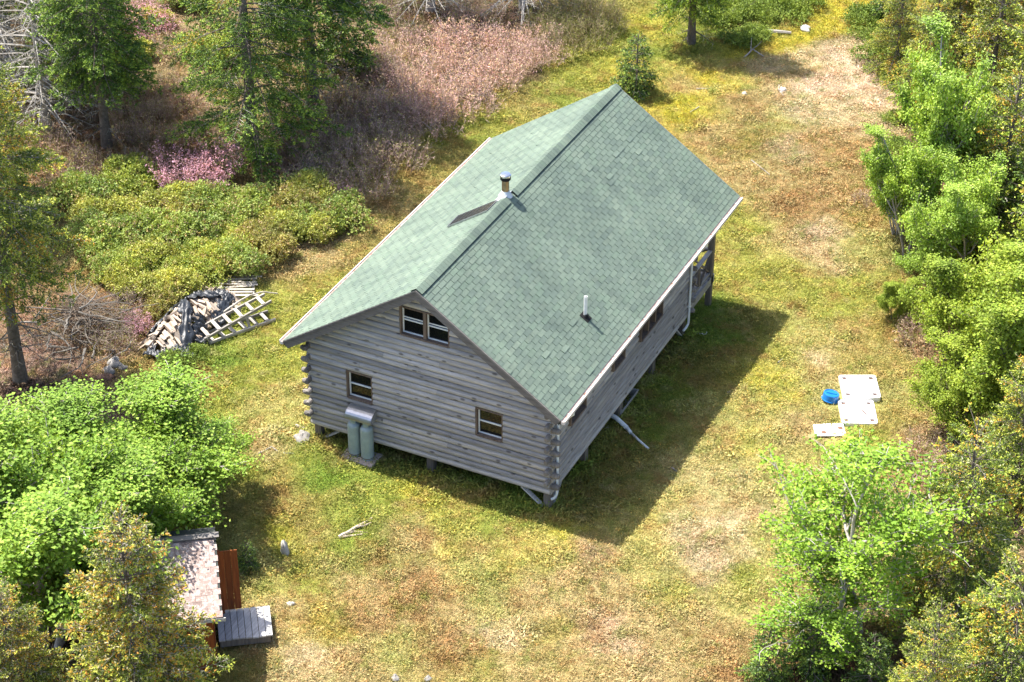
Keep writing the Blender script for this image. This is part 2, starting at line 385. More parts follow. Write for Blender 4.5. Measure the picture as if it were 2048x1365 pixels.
GM, nt, b = nodes('heath_ground')
a = N(nt, 'ShaderNodeAttribute', attribute_name='tint', attribute_type='GEOMETRY')
pos = coords(nt, 'Position')
n1 = noise(nt, pos, 2.2, 5, .6); n2 = noise(nt, pos, 17, 5, .7); n3 = noise(nt, pos, 5.5, 4, .6)
c = mixc(nt, 1.0, a.outputs['Color'], ramp(nt, n2, [(.3, (.42, .40, .36)), (.52, (.85, .85, .85)), (.72, (1.35, 1.32, 1.25))]), 'MULTIPLY')
c = mixc(nt, ramp(nt, n1, [(.55, (0, 0, 0)), (.72, (.45, .45, .45))]), c, (.30, .22, .12))
c = mixc(nt, ramp(nt, n3, [(.56, (0, 0, 0)), (.75, (.4, .4, .4))]), c, (.12, .10, .03))
nt.links.new(c, b.inputs['Base Color']); b.inputs['Roughness'].default_value = .95; b.inputs['Specular IOR Level'].default_value = .1
bump(nt, b, n2, .8, .05)
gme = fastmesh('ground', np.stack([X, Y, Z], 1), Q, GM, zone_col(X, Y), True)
ground = link('ground', gme); tag(ground, kind='structure')

# density of the low plants: only where the ground can be seen, none under boards and slabs
camxy = CAMPOS[:2]
def in_poly(x, y, P):
    r = np.ones(len(x), bool)
    for (ax, ay), (bx, by) in zip(P, P[1:]+P[:1]): r &= (bx-ax)*(y-ay)-(by-ay)*(x-ax) >= 0
    return r
VIEW = [(-5.40, -13.32), (17.83, -1.92), (7.44, 40.52), (-32.13, 20.88)]
dens = in_poly(X, Y, VIEW).astype(float)
def clear(cx, cy, rx, ry, rot=0, k=0.0):
    c, s = math.cos(rot), math.sin(rot); u = (X-cx)*c+(Y-cy)*s; v = -(X-cx)*s+(Y-cy)*c
    dens[(np.abs(u) < rx) & (np.abs(v) < ry)] *= k
clear(0, 4.7, 3.0, 4.2, 0, .0)
dark = ZC.mean(1)
lum = gme.attributes['tint']
gc = np.zeros(len(X)*4, np.float32); lum.data.foreach_get('color', gc); gc = gc.reshape(-1, 4)
dens *= np.clip((gc[:, :3].mean(1)-.03)/.06, .15, 1)

# ------------------------------------------------------------------ low plants growing on the ground (nobody could count them)
HEATH, nt, b = nodes('low_heath_leaves')
ai = N(nt, 'ShaderNodeAttribute', attribute_name='zone', attribute_type='INSTANCER')
at_ = N(nt, 'ShaderNodeAttribute', attribute_name='tint', attribute_type='GEOMETRY')
rnd = N(nt, 'ShaderNodeObjectInfo').outputs['Random']
pos = coords(nt, 'Position'); n1 = noise(nt, pos, 1.9, 5, .65); n3 = noise(nt, pos, 5, 4, .6)
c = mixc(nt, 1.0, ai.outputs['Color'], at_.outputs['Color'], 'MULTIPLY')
c = mixc(nt, 1.0, c, ramp(nt, rnd, [(0, (.6, .62, .56)), (.35, (.9, .92, .86)), (.7, (1.1, 1.08, 1.0)), (1, (1.5, 1.42, 1.35))]), 'MULTIPLY')
n5 = noise(nt, coords(nt, 'Position', (1, 1.3, 1)), 3.1, 5, .7)
c = mixc(nt, ramp(nt, n1, [(.53, (0, 0, 0)), (.66, (.38, .38, .38))]), c, (.56, .46, .22))
c = mixc(nt, ramp(nt, n5, [(.54, (0, 0, 0)), (.68, (.6, .6, .6))]), c, (.17, .23, .035))
n6 = noise(nt, coords(nt, 'Position', (1, 1.2, 1), ), .85, 5, .7)
c = mixc(nt, ramp(nt, n6, [(.52, (0, 0, 0)), (.63, (.55, .55, .55))]), c, (.36, .195, .075))
n7 = noise(nt, coords(nt, 'Position', (1.3, 1, 1), ), 1.25, 5, .7)
c = mixc(nt, ramp(nt, n7, [(.54, (0, 0, 0)), (.64, (.5, .5, .5))]), c, (.20, .26, .04))
c = mixc(nt, ramp(nt, n3, [(.58, (0, 0, 0)), (.72, (.38, .38, .38))]), c, (.20, .12, .04))
nt.links.new(c, b.inputs['Base Color']); b.inputs['Roughness'].default_value = .7; b.inputs['Specular IOR Level'].default_value = .2
t = N(nt, 'ShaderNodeBsdfTranslucent'); mx = N(nt, 'ShaderNodeMixShader'); mx.inputs[0].default_value = .22
nt.links.new(c, t.inputs['Color']); out = nt.nodes['Material Output']
nt.links.new(b.outputs[0], mx.inputs[1]); nt.links.new(t.outputs[0], mx.inputs[2]); nt.links.new(mx.outputs[0], out.inputs[0])

tufts = bpy.data.collections.new('low_plants')
def tuft(i, kind):
    if kind == 'heath':
        n = 46
        C = np.stack([R.normal(0, .085, n), R.normal(0, .085, n), R.uniform(.0, .07, n)], 1)
        D = unit(R.normal(0, 1, (n, 3))*[1, 1, .5]+[0, 0, .35]); Nn = unit(R.normal(0, .6, (n, 3))+[0, 0, 1])
        V, F = leaves(C, D, Nn, R.uniform(.035, .06, n), R.uniform(.02, .032, n))
        g = R.uniform(.7, 1.35, (n, 1))*np.array([1, 1, 1])
        g = np.where(R.random((n, 1)) < .12, g*np.array([1.5, 1.05, .9]), g)
    elif kind == 'grass':
        n = 34
        C = np.stack([R.normal(0, .08, n), R.normal(0, .08, n), np.zeros(n)], 1)
        lean = R.uniform(0, 2*pi)
        D = unit(np.stack([np.cos(lean)*.7+R.normal(0, .5, n), np.sin(lean)*.7+R.normal(0, .5, n), R.uniform(.3, 1.1, n)], 1))
        V, F = leaves(C, D, unit(R.normal(0, 1, (n, 3))), R.uniform(.09, .19, n), R.uniform(.008, .015, n))
        g = R.uniform(.75, 1.35, (n, 1))*np.array([1.02, 1, .95])
        g = np.where(R.random((n, 1)) < .3, g*np.array([1.35, 1.25, 1.3]), g)
    else:  # dry litter and stems
        n = 30
        C = np.stack([R.normal(0, .1, n), R.normal(0, .1, n), R.uniform(.01, .05, n)], 1)
        D = unit(R.normal(0, 1, (n, 3))*[1, 1, .3])
        V, F = leaves(C, D, unit(R.normal(0, .5, (n, 3))+[0, 0, 1]), R.uniform(.06, .15, n), R.uniform(.008, .016, n))
        g = R.uniform(.7, 1.3, (n, 1))*np.array([1.35, 1.15, 1.25])
    me = fastmesh('low_plant', V, F, HEATH, np.repeat(g, 4, 0))
    o = bpy.data.objects.new('low_plant', me); tufts.objects.link(o)
for i in range(5): tuft(i, 'heath')
for i in range(3): tuft(i, 'grass')
for i in range(3): tuft(i, 'litter')
DENS_PER_M2 = 105.0

def ground_cover():
    dm = gme.copy(); dm.name = 'ground_cover'
    dm.materials.clear(); dm.materials.append(HEATH)
    at = dm.attributes.new('dens', 'FLOAT', 'POINT'); at.data.foreach_set('value', dens.astype(np.float32))
    a2 = dm.attributes.new('sz', 'FLOAT', 'POINT')
    q = np.random.default_rng(9).random(len(X)); w_ = warp(X, Y, 2.1, .7)+.7*warp(X, Y, 5.3, 2.2)
    a2.data.foreach_set('value', (.72+.75*np.clip(w_, 0, 1)+.5*np.clip(q-.6, 0, 1)).astype(np.float32))
    base = np.zeros(len(X))
    dx = np.maximum(np.abs(X)-HW, 0); dy = np.maximum(np.maximum(-Y, Y-YW), 0); base += .9*np.exp(-(np.hypot(dx, dy)/.45)**2)
    for px_, py_ in PLANTED: base = np.maximum(base, .8*np.exp(-((X-px_)**2+(Y-py_)**2)/.35))
    v0 = np.zeros(len(X), np.float32); a2.data.foreach_get('value', v0); a2.data.foreach_set('value', (v0+base).astype(np.float32))
    o = link('ground_cover', dm); tag(o, kind='stuff')
    tag(o, 'low mat of heath, grass and dry litter all over the clearing', 'ground cover')
    ng = bpy.data.node_groups.new('scatter_low_plants', 'GeometryNodeTree')
    ng.interface.new_socket('Geometry', in_out='INPUT', socket_type='NodeSocketGeometry')
    ng.interface.new_socket('Geometry', in_out='OUTPUT', socket_type='NodeSocketGeometry')
    n = ng.nodes; L = ng.links
    gi = n.new('NodeGroupInput'); go = n.new('NodeGroupOutput')
    na = n.new('GeometryNodeInputNamedAttribute'); na.data_type = 'FLOAT'; na.inputs['Name'].default_value = 'dens'
    mu = n.new('ShaderNodeMath'); mu.operation = 'MULTIPLY'; mu.inputs[1].default_value = DENS_PER_M2
    L.new(na.outputs['Attribute'], mu.inputs[0])
    di = n.new('GeometryNodeDistributePointsOnFaces'); L.new(gi.outputs[0], di.inputs['Mesh']); L.new(mu.outputs[0], di.inputs['Density'])
    di.inputs['Seed'].default_value = 4
    nz = n.new('GeometryNodeInputNamedAttribute'); nz.data_type = 'FLOAT_COLOR'; nz.inputs['Name'].default_value = 'tint'
    st = n.new('GeometryNodeStoreNamedAttribute'); st.data_type = 'FLOAT_COLOR'; st.domain = 'POINT'; st.inputs['Name'].default_value = 'zone'
    L.new(di.outputs['Points'], st.inputs['Geometry'])
    L.new(nz.outputs['Attribute'], st.inputs['Value'])
    ci = n.new('GeometryNodeCollectionInfo'); ci.inputs['Collection'].default_value = tufts; ci.inputs['Separate Children'].default_value = True; ci.inputs['Reset Children'].default_value = True
    io = n.new('GeometryNodeInstanceOnPoints'); io.inputs['Pick Instance'].default_value = True
    rv = n.new('FunctionNodeRandomValue'); rv.data_type = 'FLOAT_VECTOR'; rv.inputs[0].default_value = (-.25, -.25, 0); rv.inputs[1].default_value = (.25, .25, 6.283)
    rs = n.new('FunctionNodeRandomValue'); rs.data_type = 'FLOAT'; rs.inputs[2].default_value = .6; rs.inputs[3].default_value = 1.35; rs.inputs['Seed'].default_value = 3
    sz = n.new('GeometryNodeInputNamedAttribute'); sz.data_type = 'FLOAT'; sz.inputs['Name'].default_value = 'sz'
    mz = n.new('ShaderNodeMath'); mz.operation = 'MULTIPLY'; L.new(rs.outputs[1], mz.inputs[0]); L.new(sz.outputs['Attribute'], mz.inputs[1])
    L.new(st.outputs[0], io.inputs['Points']); L.new(ci.outputs[0], io.inputs['Instance']); L.new(rv.outputs[0], io.inputs['Rotation'])
    L.new(mz.outputs[0], io.inputs['Scale']); L.new(io.outputs[0], go.inputs[0])
    md = o.modifiers.new('scatter', 'NODES'); md.node_group = ng
    return o

# ------------------------------------------------------------------ the log cabin
E_, OV, LEN, ZE, ZR = 4.05, .468, 12.104, 3.528, 6.264
HW, BZ, YW, CH = 3.59, .664, 9.50, .18
SL = (ZR-ZE)/E_; RTH = .20
cabin = empty('log_cabin', (0, 0, 0), 'weathered grey log cabin on posts with a green shingled gable roof', 'cabin')
def roof_under(x): return ZR - RTH*1.15 - SL*abs(x)

def log_prof(seed=0):
    r = random.Random(seed); n = 7; P = []
    for i in range(n+1):
        t = i/n; P.append((-.012-.052*math.sin(pi*t)**.55 - (.002*r.random()), .006+(CH-.012)*t))
    return P
def gable_log(x0, x1, k, parent, ysign=-1, y=0.0):
    m = MB(); z = BZ+k*CH
    prof = [(a if ysign < 0 else -a, bz) for a, bz in log_prof(k)] + [(.05*(1 if ysign < 0 else -1), CH-.006), (.05*(1 if ysign < 0 else -1), .006)]
    if ysign > 0: prof = prof[::-1]
    dz = RND.uniform(-.004, .004); dy = RND.uniform(-.005, .005)
    m.prism(prof, (0, 1, 0), (0, 0, 1), (x0-(x0+x1)/2, 0, 0), (x1-(x0+x1)/2, 0, 0))
    return m.build('log', LOGX, parent, loc=((x0+x1)/2, y+dy, z+dz))
def side_log(y0, y1, k, parent, xsign=1, x=HW):
    m = MB(); z = BZ+k*CH
    prof = [(-a*xsign, bz) for a, bz in log_prof(k+50)] + [(-.05*xsign, CH-.006), (-.05*xsign, .006)]
    if xsign > 0: prof = prof[::-1]
    m.prism(prof, (1, 0, 0), (0, 0, 1), (0, y0-(y0+y1)/2, 0), (0, y1-(y0+y1)/2, 0))
    return m.build('log', LOGY, parent, loc=(x+RND.uniform(-.005, .005), (y0+y1)/2, z+RND.uniform(-.004, .004)))
def cut(a, b, holes):
    segs = [(a, b)]
    for h0, h1 in holes:
        out = []
        for s0, s1 in segs:
            if h1 <= s0 or h0 >= s1: out.append((s0, s1)); continue
            if h0 > s0: out.append((s0, h0))
            if h1 < s1: out.append((h1, s1))
        segs = out
    return [s for s in segs if s[1]-s[0] > .03]
def joints(segs):
    out = []
    for a, b in segs:
        if b-a > 3.2 and RND.random() < .75:
            j = RND.uniform(a+1.0, b-1.0); out += [(a, j-.003), (j+.003, b)]
        else: out.append((a, b))
    return out

NC = 16
GW = [(-2.42, -1.62, 7, 12), (1.43, 2.23, 7, 12), (-.74, .71, 21, 26)]      # x0, x1, first course, course past the last
SW = [(.95, 1.95, 9, 14), (3.72, 4.52, 9, 14), (5.62, 7.20, 8, 14)]

def backing(name, pts_outer, holes, origin, ua, va, thick, parent, mat):
    """flat wall core with rectangular holes, cut on a grid; ua/va are axes"""
    us = sorted({p for h in holes for p in h[:2]} | {pts_outer[0], pts_outer[1]})
    vs = sorted({p for h in holes for p in h[2:]} | {pts_outer[2], pts_outer[3]})
    m = MB(); U = Vector(ua); Vv = Vector(va); T = Vector(thick); O = Vector(origin)
    for u0, u1 in zip(us, us[1:]):
        for v0, v1 in zip(vs, vs[1:]):
            uc, vc = (u0+u1)/2, (v0+v1)/2
            if any(h[0] < uc < h[1] and h[2] < vc < h[3] for h in holes): continue
            V = [O+U*a+Vv*bb+T*t for t in (0, 1) for a, bb in ((u0, v0), (u1, v0), (u1, v1), (u0, v1))]
            m.add(V, ((3,2,1,0),(4,5,6,7),(0,1,5,4),(1,2,6,5),(2,3,7,6),(3,0,4,7)))
    return m.build(name, mat, parent)

zc = lambda k: BZ+k*CH
gw = backing('gable_wall', (-HW+.02, HW-.02, BZ+.01, zc(NC)), [(a, b_, zc(k0), zc(k1)) for a, b_, k0, k1 in GW[:2]], (0, .05, 0), (1, 0, 0), (0, 0, 1), (0, .09, 0), cabin, DARK)
m = MB(); tz = zc(NC)+.004
m.prism([(-(ZR-RTH*1.3-tz)/SL, tz), ((ZR-RTH*1.3-tz)/SL, tz), (0, ZR-RTH*1.3)], (1, 0, 0), (0, 0, 1), (0, .22, 0), (0, .24, 0))
m.build('gable_core', DARK, gw)
for k in range(0, 30):
    z0 = zc(k); lim = HW+.0 if k < NC else min(HW, (ZR-RTH*1.15-z0)/SL+.02)
    if lim < .25: break
    hs = [(a, b_) for a, b_, k0, k1 in GW if k0 <= k < k1]
    for a, b_ in joints(cut(-lim, lim, hs)): gable_log(a, b_, k, gw)
sw = backing('side_wall', (.14, YW-.02, BZ+.01, zc(NC)), [(a, b_, zc(k0), zc(k1)) for a, b_, k0, k1 in SW], (HW-.05, 0, 0), (0, 1, 0), (0, 0, 1), (-.09, 0, 0), cabin, DARK)
for k in range(NC):
    hs = [(a, b_) for a, b_, k0, k1 in SW if k0 <= k < k1]
    for a, b_ in joints(cut(.0, YW, hs)): side_log(a, b_, k, sw)
sw2 = backing('side_wall', (.14, YW-.02, BZ+.01, zc(NC)), [], (-HW+.05, 0, 0), (0, 1, 0), (0, 0, 1), (.09, 0, 0), cabin, DARK)
for k in range(NC): side_log(0, YW, k, sw2, -1, -HW)
bw = backing('porch_wall', (-HW+.02, HW-.02, BZ+.01, zc(NC)), [(-.5, .5, BZ+.01, zc(11))], (0, YW-.05, 0), (1, 0, 0), (0, 0, 1), (0, -.09, 0), cabin, DARK)
m = MB(); m.prism([(-(ZR-RTH*1.3-tz)/SL, tz), ((ZR-RTH*1.3-tz)/SL, tz), (0, ZR-RTH*1.3)], (1, 0, 0), (0, 0, 1), (0, YW-.14, 0), (0, YW-.12, 0)); m.build('gable_core', DARK, bw)
for k in range(0, 30):
    z0 = zc(k); lim = HW if k < NC else min(HW, (ZR-RTH*1.15-z0)/SL)
    if lim < .25: break
    for a, b_ in cut(-lim, lim, [(-.5, .5)] if k < 11 else []): gable_log(a, b_, k, bw, 1, YW)
m = MB(); m.box((-.48, YW-.06, BZ+.02), (.48, YW+.0, zc(11))); m.build('door', TRIMZ, cabin, .01)

# protruding log ends, alternating at every corner
def log_end_mesh():
    P = []
    hw = .075
    for i in range(10):
        a = 2*pi*i/10+.31; P.append((hw*math.cos(a)*1.0, CH/2+0.080*math.sin(a)))
    m = MB(); n = 10
    V = [(x, 0, z) for x, z in P] + [(x, .20, z) for x, z in P] + [(x*.72, .255, CH/2+(z-CH/2)*.72) for x, z in P]
    F = [(i, (i+1) % n, n+(i+1) % n, n+i)[::-1] for i in range(n)] + [(n+i, n+(i+1) % n, 2*n+(i+1) % n, 2*n+i)[::-1] for i in range(n)] + [tuple(range(2*n, 3*n))[::-1], tuple(range(n))]
    return mesh('log_end', V, F, LOGEND)
LE = log_end_mesh()
for k in range(1, NC+1):
    z = BZ+(k-.0)*CH
    if k % 2:       # gable logs run past the side walls
        for sx in (-1, 1):
            if k < NC: link('log_end', LE, gw, (sx*(HW-.02), .035, z), (0, 0, -sx*pi/2))
            if k < NC: link('log_end', LE, bw, (sx*(HW-.02), YW-.035, z), (0, 0, -sx*pi/2))
    elif k < NC:    # side logs run past the gable wall
        for sx, par in ((1, sw), (-1, sw2)):
            link('log_end', LE, par, (sx*(HW-.045), .02, z), (0, 0, pi))
            link('log_end', LE, par, (sx*(HW-.045), YW-.02, z), (0, 0, 0))

# windows
def window(u0, u1, z0, z1, face, parent=cabin, units=1, proud=.07, rails=1):
    """face: function (u, out, z) -> world point; out is metres outward from the log face"""
    def bx(m, a, b_):
        V = [Vector(face(u, o, z)) for z in (a[2], b_[2]) for u, o in ((a[0], a[1]), (b_[0], a[1]), (b_[0], b_[1]), (a[0], b_[1]))]
        m.add(V, ((3,2,1,0),(4,5,6,7),(0,1,5,4),(1,2,6,5),(2,3,7,6),(3,0,4,7)))
    m = MB(); t = .045
    bx(m, (u0, -.16, z0), (u0+t, proud, z1)); bx(m, (u1-t, -.16, z0), (u1, proud, z1)); bx(m, (u0+t, -.16, z1-t), (u1-t, proud, z1)); 
    bx(m, (u0+t, -.16, z0), (u1-t, proud+.02, z0+.05))
    us = np.linspace(u0+t, u1-t, units+1)
    for q in us[1:-1]: bx(m, (q-.045, -.16, z0+.05), (q+.045, proud-.01, z1-t))
    w = m.build('window', TRIMZ, parent, .004)
    for i in range(units):
        a = us[i]+(.045 if i else .0); c_ = us[i+1]-(.045 if i < units-1 else .0)
        f = .032; zb = z0+.05; zt = z1-t; zm = (zb+zt)/2
        m = MB()
        bx(m, (a, -.125, zb), (a+f, -.085, zt)); bx(m, (c_-f, -.125, zb), (c_, -.085, zt)); bx(m, (a+f, -.125, zb), (c_-f, -.085, zb+f)); bx(m, (a+f, -.125, zt-f), (c_-f, -.085, zt))
        bx(m, (a+f, -.12, zm-.016), (c_-f, -.08, zm+.016))
        if rails == 2: bx(m, (a+f, -.135, zm+.05), (c_-f, -.10, zm+.082))
        m.build('sash', WHITE, w)
        for q0, q1, o in ((zb+f, zm-.016, -.11), (zm+.016, zt-f, -.114)):
            m = MB(); bx(m, (a+f, o-.008, q0), (c_-f, o, q1)); m.build('pane', GLASS, w)
gf = lambda u, o, z: (u, -.03-o, z)
for (a, b_, k0, k1), un, rl in zip(GW, (1, 1, 2), (1, 1, 2)): window(a, b_, zc(k0), zc(k1), gf, units=un, rails=rl, proud=.012)
sf = lambda u, o, z: (HW+.03+o, u, z)
for (a, b_, k0, k1), un in zip(SW, (1, 1, 3)): window(a, b_, zc(k0), zc(k1), sf, units=un, proud=.10)

# roof
roofm = MB()
sd = Vector((E_, 0, ZE-ZR)).normalized(); SLEN = math.hypot(E_, ZR-ZE)
for s in (-1, 1):
    prof = [(0, ZR-.02), (s*E_, ZE-.02), (s*E_, ZE-.02-.10), (s*(E_-.06), ZE-.02-RTH+.02), (0, ZR-.02-RTH*1.1)]
    if s < 0: prof = prof[::-1]
    roofm.prism(prof, (1, 0, 0), (0, 0, 1), (0, -OV+.03, 0), (0, LEN-.03, 0))
roof = roofm.build('roof', UNDERL, cabin)
EXPO, TABW = .1435, .333
rows = int(round(SLEN/EXPO)); EXPO = SLEN/rows
TINTS = [(.124, .165, .128), (.127, .168, .130), (.119, .157, .124), (.131, .172, .132), (.110, .147, .118), (.124, .169, .127), (.136, .176, .135)]
tabs = []
rr = random.Random(3)
for s in (1, -1):
    for r in range(rows):
        off = (r % 2)*TABW*.5 + rr.uniform(-.004, .004)
        y = -OV - off
        while y < LEN:
            y0 = max(y, -OV)+.0065; y1 = min(y+TABW, LEN)-.0065
            if y1-y0 > .04:
                lift = rr.uniform(.012, .0165) + (.012 if rr.random() < .012 else 0)
                tabs.append((s, r, y0, y1, lift, rr.choice(TINTS), rr.uniform(.94, 1.06)))
            y += TABW
def tab_geo(t):
    s, r, y0, y1, lift, tint, g = t
    nrm = Vector((s*SL, 0, 1)).normalized(); dn = Vector((s*E_, 0, ZE-ZR)).normalized()
    a = r*EXPO; b_ = (r+1)*EXPO + (.012 if r == rows-1 else .002)
    o = Vector((0, 0, ZR-.018))
    def P(d, y, h): p = o + dn*d + nrm*h; return (p.x, y, p.z)
    V = [P(a, y0, .000), P(a, y1, .000), P(b_, y1, .000), P(b_, y0, .000), P(a-.01, y0, .003), P(a-.01, y1, .003), P(b_, y1, lift), P(b_, y0, lift)]
    F = [(4, 5, 6, 7), (7, 6, 2, 3), (4, 7, 3, 0), (6, 5, 1, 2)]
    if s > 0: F = [f[::-1] for f in F]
    return V, F, tuple(c_*g for c_ in tint)
def tab_dist(t):
    s, r, y0, y1 = t[:4]; d = (r+.5)*EXPO
    p = np.array((s*d*E_/SLEN, (y0+y1)/2, ZR-d*SL*E_/SLEN)); return np.linalg.norm(p-CAMPOS)
right = sorted([t for t in tabs if t[0] > 0], key=tab_dist)
single, rest = right[:300], right[300:]+[t for t in tabs if t[0] < 0]
for t in single:
    V, F, c_ = tab_geo(t); Vc = np.mean(V, 0)
    me = fastmesh('shingle', np.array(V)-Vc, np.array(F), SHING, np.tile(c_, (8, 1)))
    link('shingle', me, roof, tuple(Vc))
VV = []; FF = []; CC = []
for i, t in enumerate(rest):
    V, F, c_ = tab_geo(t); VV += V; FF += [[j+8*i for j in f] for f in F]; CC += [c_]*8
o = link('shingle_rows', fastmesh('shingle_rows', np.array(VV), np.array(FF), SHING, np.array(CC)), roof); tag(o, kind='stuff')
# ridge vent capped with bent shingles
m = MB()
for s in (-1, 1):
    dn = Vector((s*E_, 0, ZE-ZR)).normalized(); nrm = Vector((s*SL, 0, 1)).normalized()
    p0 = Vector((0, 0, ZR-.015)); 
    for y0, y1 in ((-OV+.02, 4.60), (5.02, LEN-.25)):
        a = p0+nrm*.0; q = p0+dn*(.20 if s > 0 else .17)  # vent's right flank juts past the cap, its black standing in for shadow
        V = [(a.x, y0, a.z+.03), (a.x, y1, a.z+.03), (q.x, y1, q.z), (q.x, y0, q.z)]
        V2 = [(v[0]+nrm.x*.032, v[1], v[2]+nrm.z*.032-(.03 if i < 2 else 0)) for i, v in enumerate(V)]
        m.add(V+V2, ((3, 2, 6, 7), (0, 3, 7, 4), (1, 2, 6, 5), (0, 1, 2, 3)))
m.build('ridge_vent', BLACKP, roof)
y = -OV; i = 0
while y < LEN-.02:
    if not (4.62 < y+.1 < 5.0):
        y1 = min(y+.21, LEN); V = []; tint = rr.choice(TINTS); g = rr.uniform(.93, 1.07)
        for yy, h in ((y, .012), (y1, .004)):
            for s, d in ((-1, .185), (-1, .06), (0, 0), (1, .06), (1, .185)):
                dn = Vector((s*E_, 0, ZE-ZR)).normalized() if s else Vector((0, 0, 0)); nrm = Vector((s*SL, 0, 1)).normalized()
                p = Vector((0, yy, ZR-.015)) + dn*d + nrm*(.034+h+(.0 if s else .004)); V.append(p)
        Vc = sum(V, Vector())/10
        F = [(j, j+1, 6+j, 5+j) for j in range(4)]
        V += [v-Vector((0, 0, .012)) for v in V[:5]]
        F += [(j+1, j, 10+j, 11+j) for j in range(4)]
        me = fastmesh('ridge_shingle', np.array([v-Vc for v in V]), np.array(F), SHING, np.tile(tuple(c_*g for c_ in tint), (15, 1)))
        link('ridge_shingle', me, roof, Vc)
    y += .145
# rake boards front and back, eave boards
for yy, d in ((-OV, -1), (LEN, 1)):
    for s in (-1, 1):
        dn = Vector((s*E_, 0, ZE-ZR)).normalized(); nrm = Vector((s*SL, 0, 1)).normalized()
        for (h0, h1, t, nm) in ((-.235, -.062, .03, 'rake_board'), (-.062, -.004, .052, 'rake_trim')):
            m = MB(); o = Vector((0, 0, ZR-.016)); V = []
            for ya in (yy-d*.032, yy+d*(t-.032)):
                for dd, h in ((0, h0), (SLEN+.01, h0), (SLEN+.01, h1), (0, h1)):
                    p = o+dn*dd+nrm*h
                    if dd == 0: p.x = 0; p.z = o.z + h/nrm.z
                    V.append((p.x, ya, p.z))
            # board centre as origin, grain along the slope
            F = ((0,1,2,3),(7,6,5,4),(0,4,5,1),(1,5,6,2),(2,6,7,3),(3,7,4,0))
            ob = m.add(V, F).build(nm, TRIM, roof)
for s in (-1, 1):
    m = MB(); m.box((s*E_-.02*(1+s)/2-.0 if s > 0 else -E_-.012, -OV+.03, ZE-.17), (E_+.012 if s > 0 else -E_+.02, LEN-.03, ZE-.03)); m.build('fascia_board', TRIMZ, roof)
# gutters
for s in (-1, 1):
    m = MB(); x0 = s*(E_+.014); x1 = s*(E_+.112); za = ZE-.045; zb = ZE-.13
    xa, xb = min(x0, x1), max(x0, x1)
    m.box((xa, -OV+.01, zb), (xb, LEN-.02, zb+.012))
    m.box((x1-.006, -OV+.01, zb+.013), (x1+.006, LEN-.02, za+.006)); m.box((x1-.014, -OV+.01, za+.007), (x1+.014, LEN-.02, za+.02))
    m.box((x0-.004, -OV+.01, zb+.013), (x0+.004, LEN-.02, za+.02))
    m.box((xa, -OV-.0, zb), (xb, -OV+.009, za)); m.box((xa, LEN-.019, zb), (xb, LEN-.01, za))
    g = m.build('gutter', GUTTER, cabin)
    m = MB(); m.box((x0+s*.006 if s > 0 else x1+.016, -OV+.02, za-.012), (x1-.016 if s > 0 else x0-.006, LEN-.03, za-.004)); m.build('gutter_guard', GUARD, g)
    if s > 0:
        for j in range(13):
            m = MB(); yb = -OV+.35+j*.98; m.box((x0+.006, yb, za+.004), (x1-.016, yb+.035, za+.012)); m.build('gutter_bracket', RUST if j % 3 == 1 else GUTTER, g)
# downspouts
def spout(y, zend, turn):
    m = MB(); x = HW+.115
    P = [(E_+.07, y, ZE-.13), (E_+.07, y, ZE-.22), (x, y, ZE-.60), (x, y, zend+.12), (x+.0, y-.02, zend+.03)] + turn
    m.tube(P, .036, 8); return m.build('downspout', WHITE, cabin)
spout(9.34, .50, [(HW+.09, 9.20, .44), (HW+.07, 9.08, .42)])
spout(.17, .58, [(HW+.06, .10, .50), (HW+.0, .08, .46)])
m = MB(); m.box((HW+.06, 9.295, 1.1), (HW+.158, 9.385, 1.14)); m.build('spout_strap', WHITE, cabin)

# stove chimney
ch = empty('chimney', (-.10, 4.86, 6.17)); ch.parent = cabin
m = MB(); cx, cy = -.10, 4.86
m.lathe([(.20, 6.06), (.20, 6.20), (.105, 6.36), (.105, 6.37)], (cx, cy, 0), 16); m.build('flashing_cone', LEAD, ch, loc=None).location = (.10, -4.86, -6.17)
def chp(name, prof, mat, smooth=True):
    mm = MB(); mm.lathe(prof, (0, 0, 0), 24); o = mm.build(name, mat, ch, loc=(0, 0, -6.17)); 
    return o
chp('pipe', [(.10, 6.371), (.10, 6.70)], STEELD)
chp('cap_band', [(.13, 6.70), (.145, 6.72), (.145, 6.80), (.12, 6.81)], BLACKP)
chp('cap', [(.152, 6.812), (.155, 6.86), (.13, 6.88), (.05, 6.89)], STEEL)
m = MB(); dn = Vector((-E_, 0, ZE-ZR)).normalized(); nn = Vector((-SL, 0, 1)).normalized()
for a, b_, w0, w1 in ((-.02, .42, .26, .26),):
    o = Vector((0, 0, ZR))
    V = []
    for h in (.016, .026):
        for d, w in ((a, -w0), (a, w0), (b_, w1), (b_, -w1)):
            p = o+dn*d+nn*h; V.append((p.x, cy+w, p.z))
    m.add(V, ((0,1,2,3),(7,6,5,4),(0,4,5,1),(1,5,6,2),(2,6,7,3),(3,7,4,0)))
ob = m.build('flashing_sheet', LEAD, ch); ob.location = (.10, -4.86, -6.17)
# plumbing vent
vp = empty('vent_pipe', (3.06, 3.20, 4.19)); vp.parent = cabin
m = MB(); m.lathe([(.048, -.1), (.048, .64), (.038, .64), (.038, .45)], n=16); m.build('pipe', PVC, vp)
m = MB(); nn = Vector((SL, 0, 1)).normalized(); q = Vector((0, 0, 1)).rotation_difference(nn).to_matrix().to_4x4()
m.lathe([(.085, .012), (.08, .03), (.055, .09), (.05, .10)], n=16, M=q); m.box((-.14, -.13, .010), (.16, .13, .018), q); m.build('rubber_boot', BLACKP, vp)
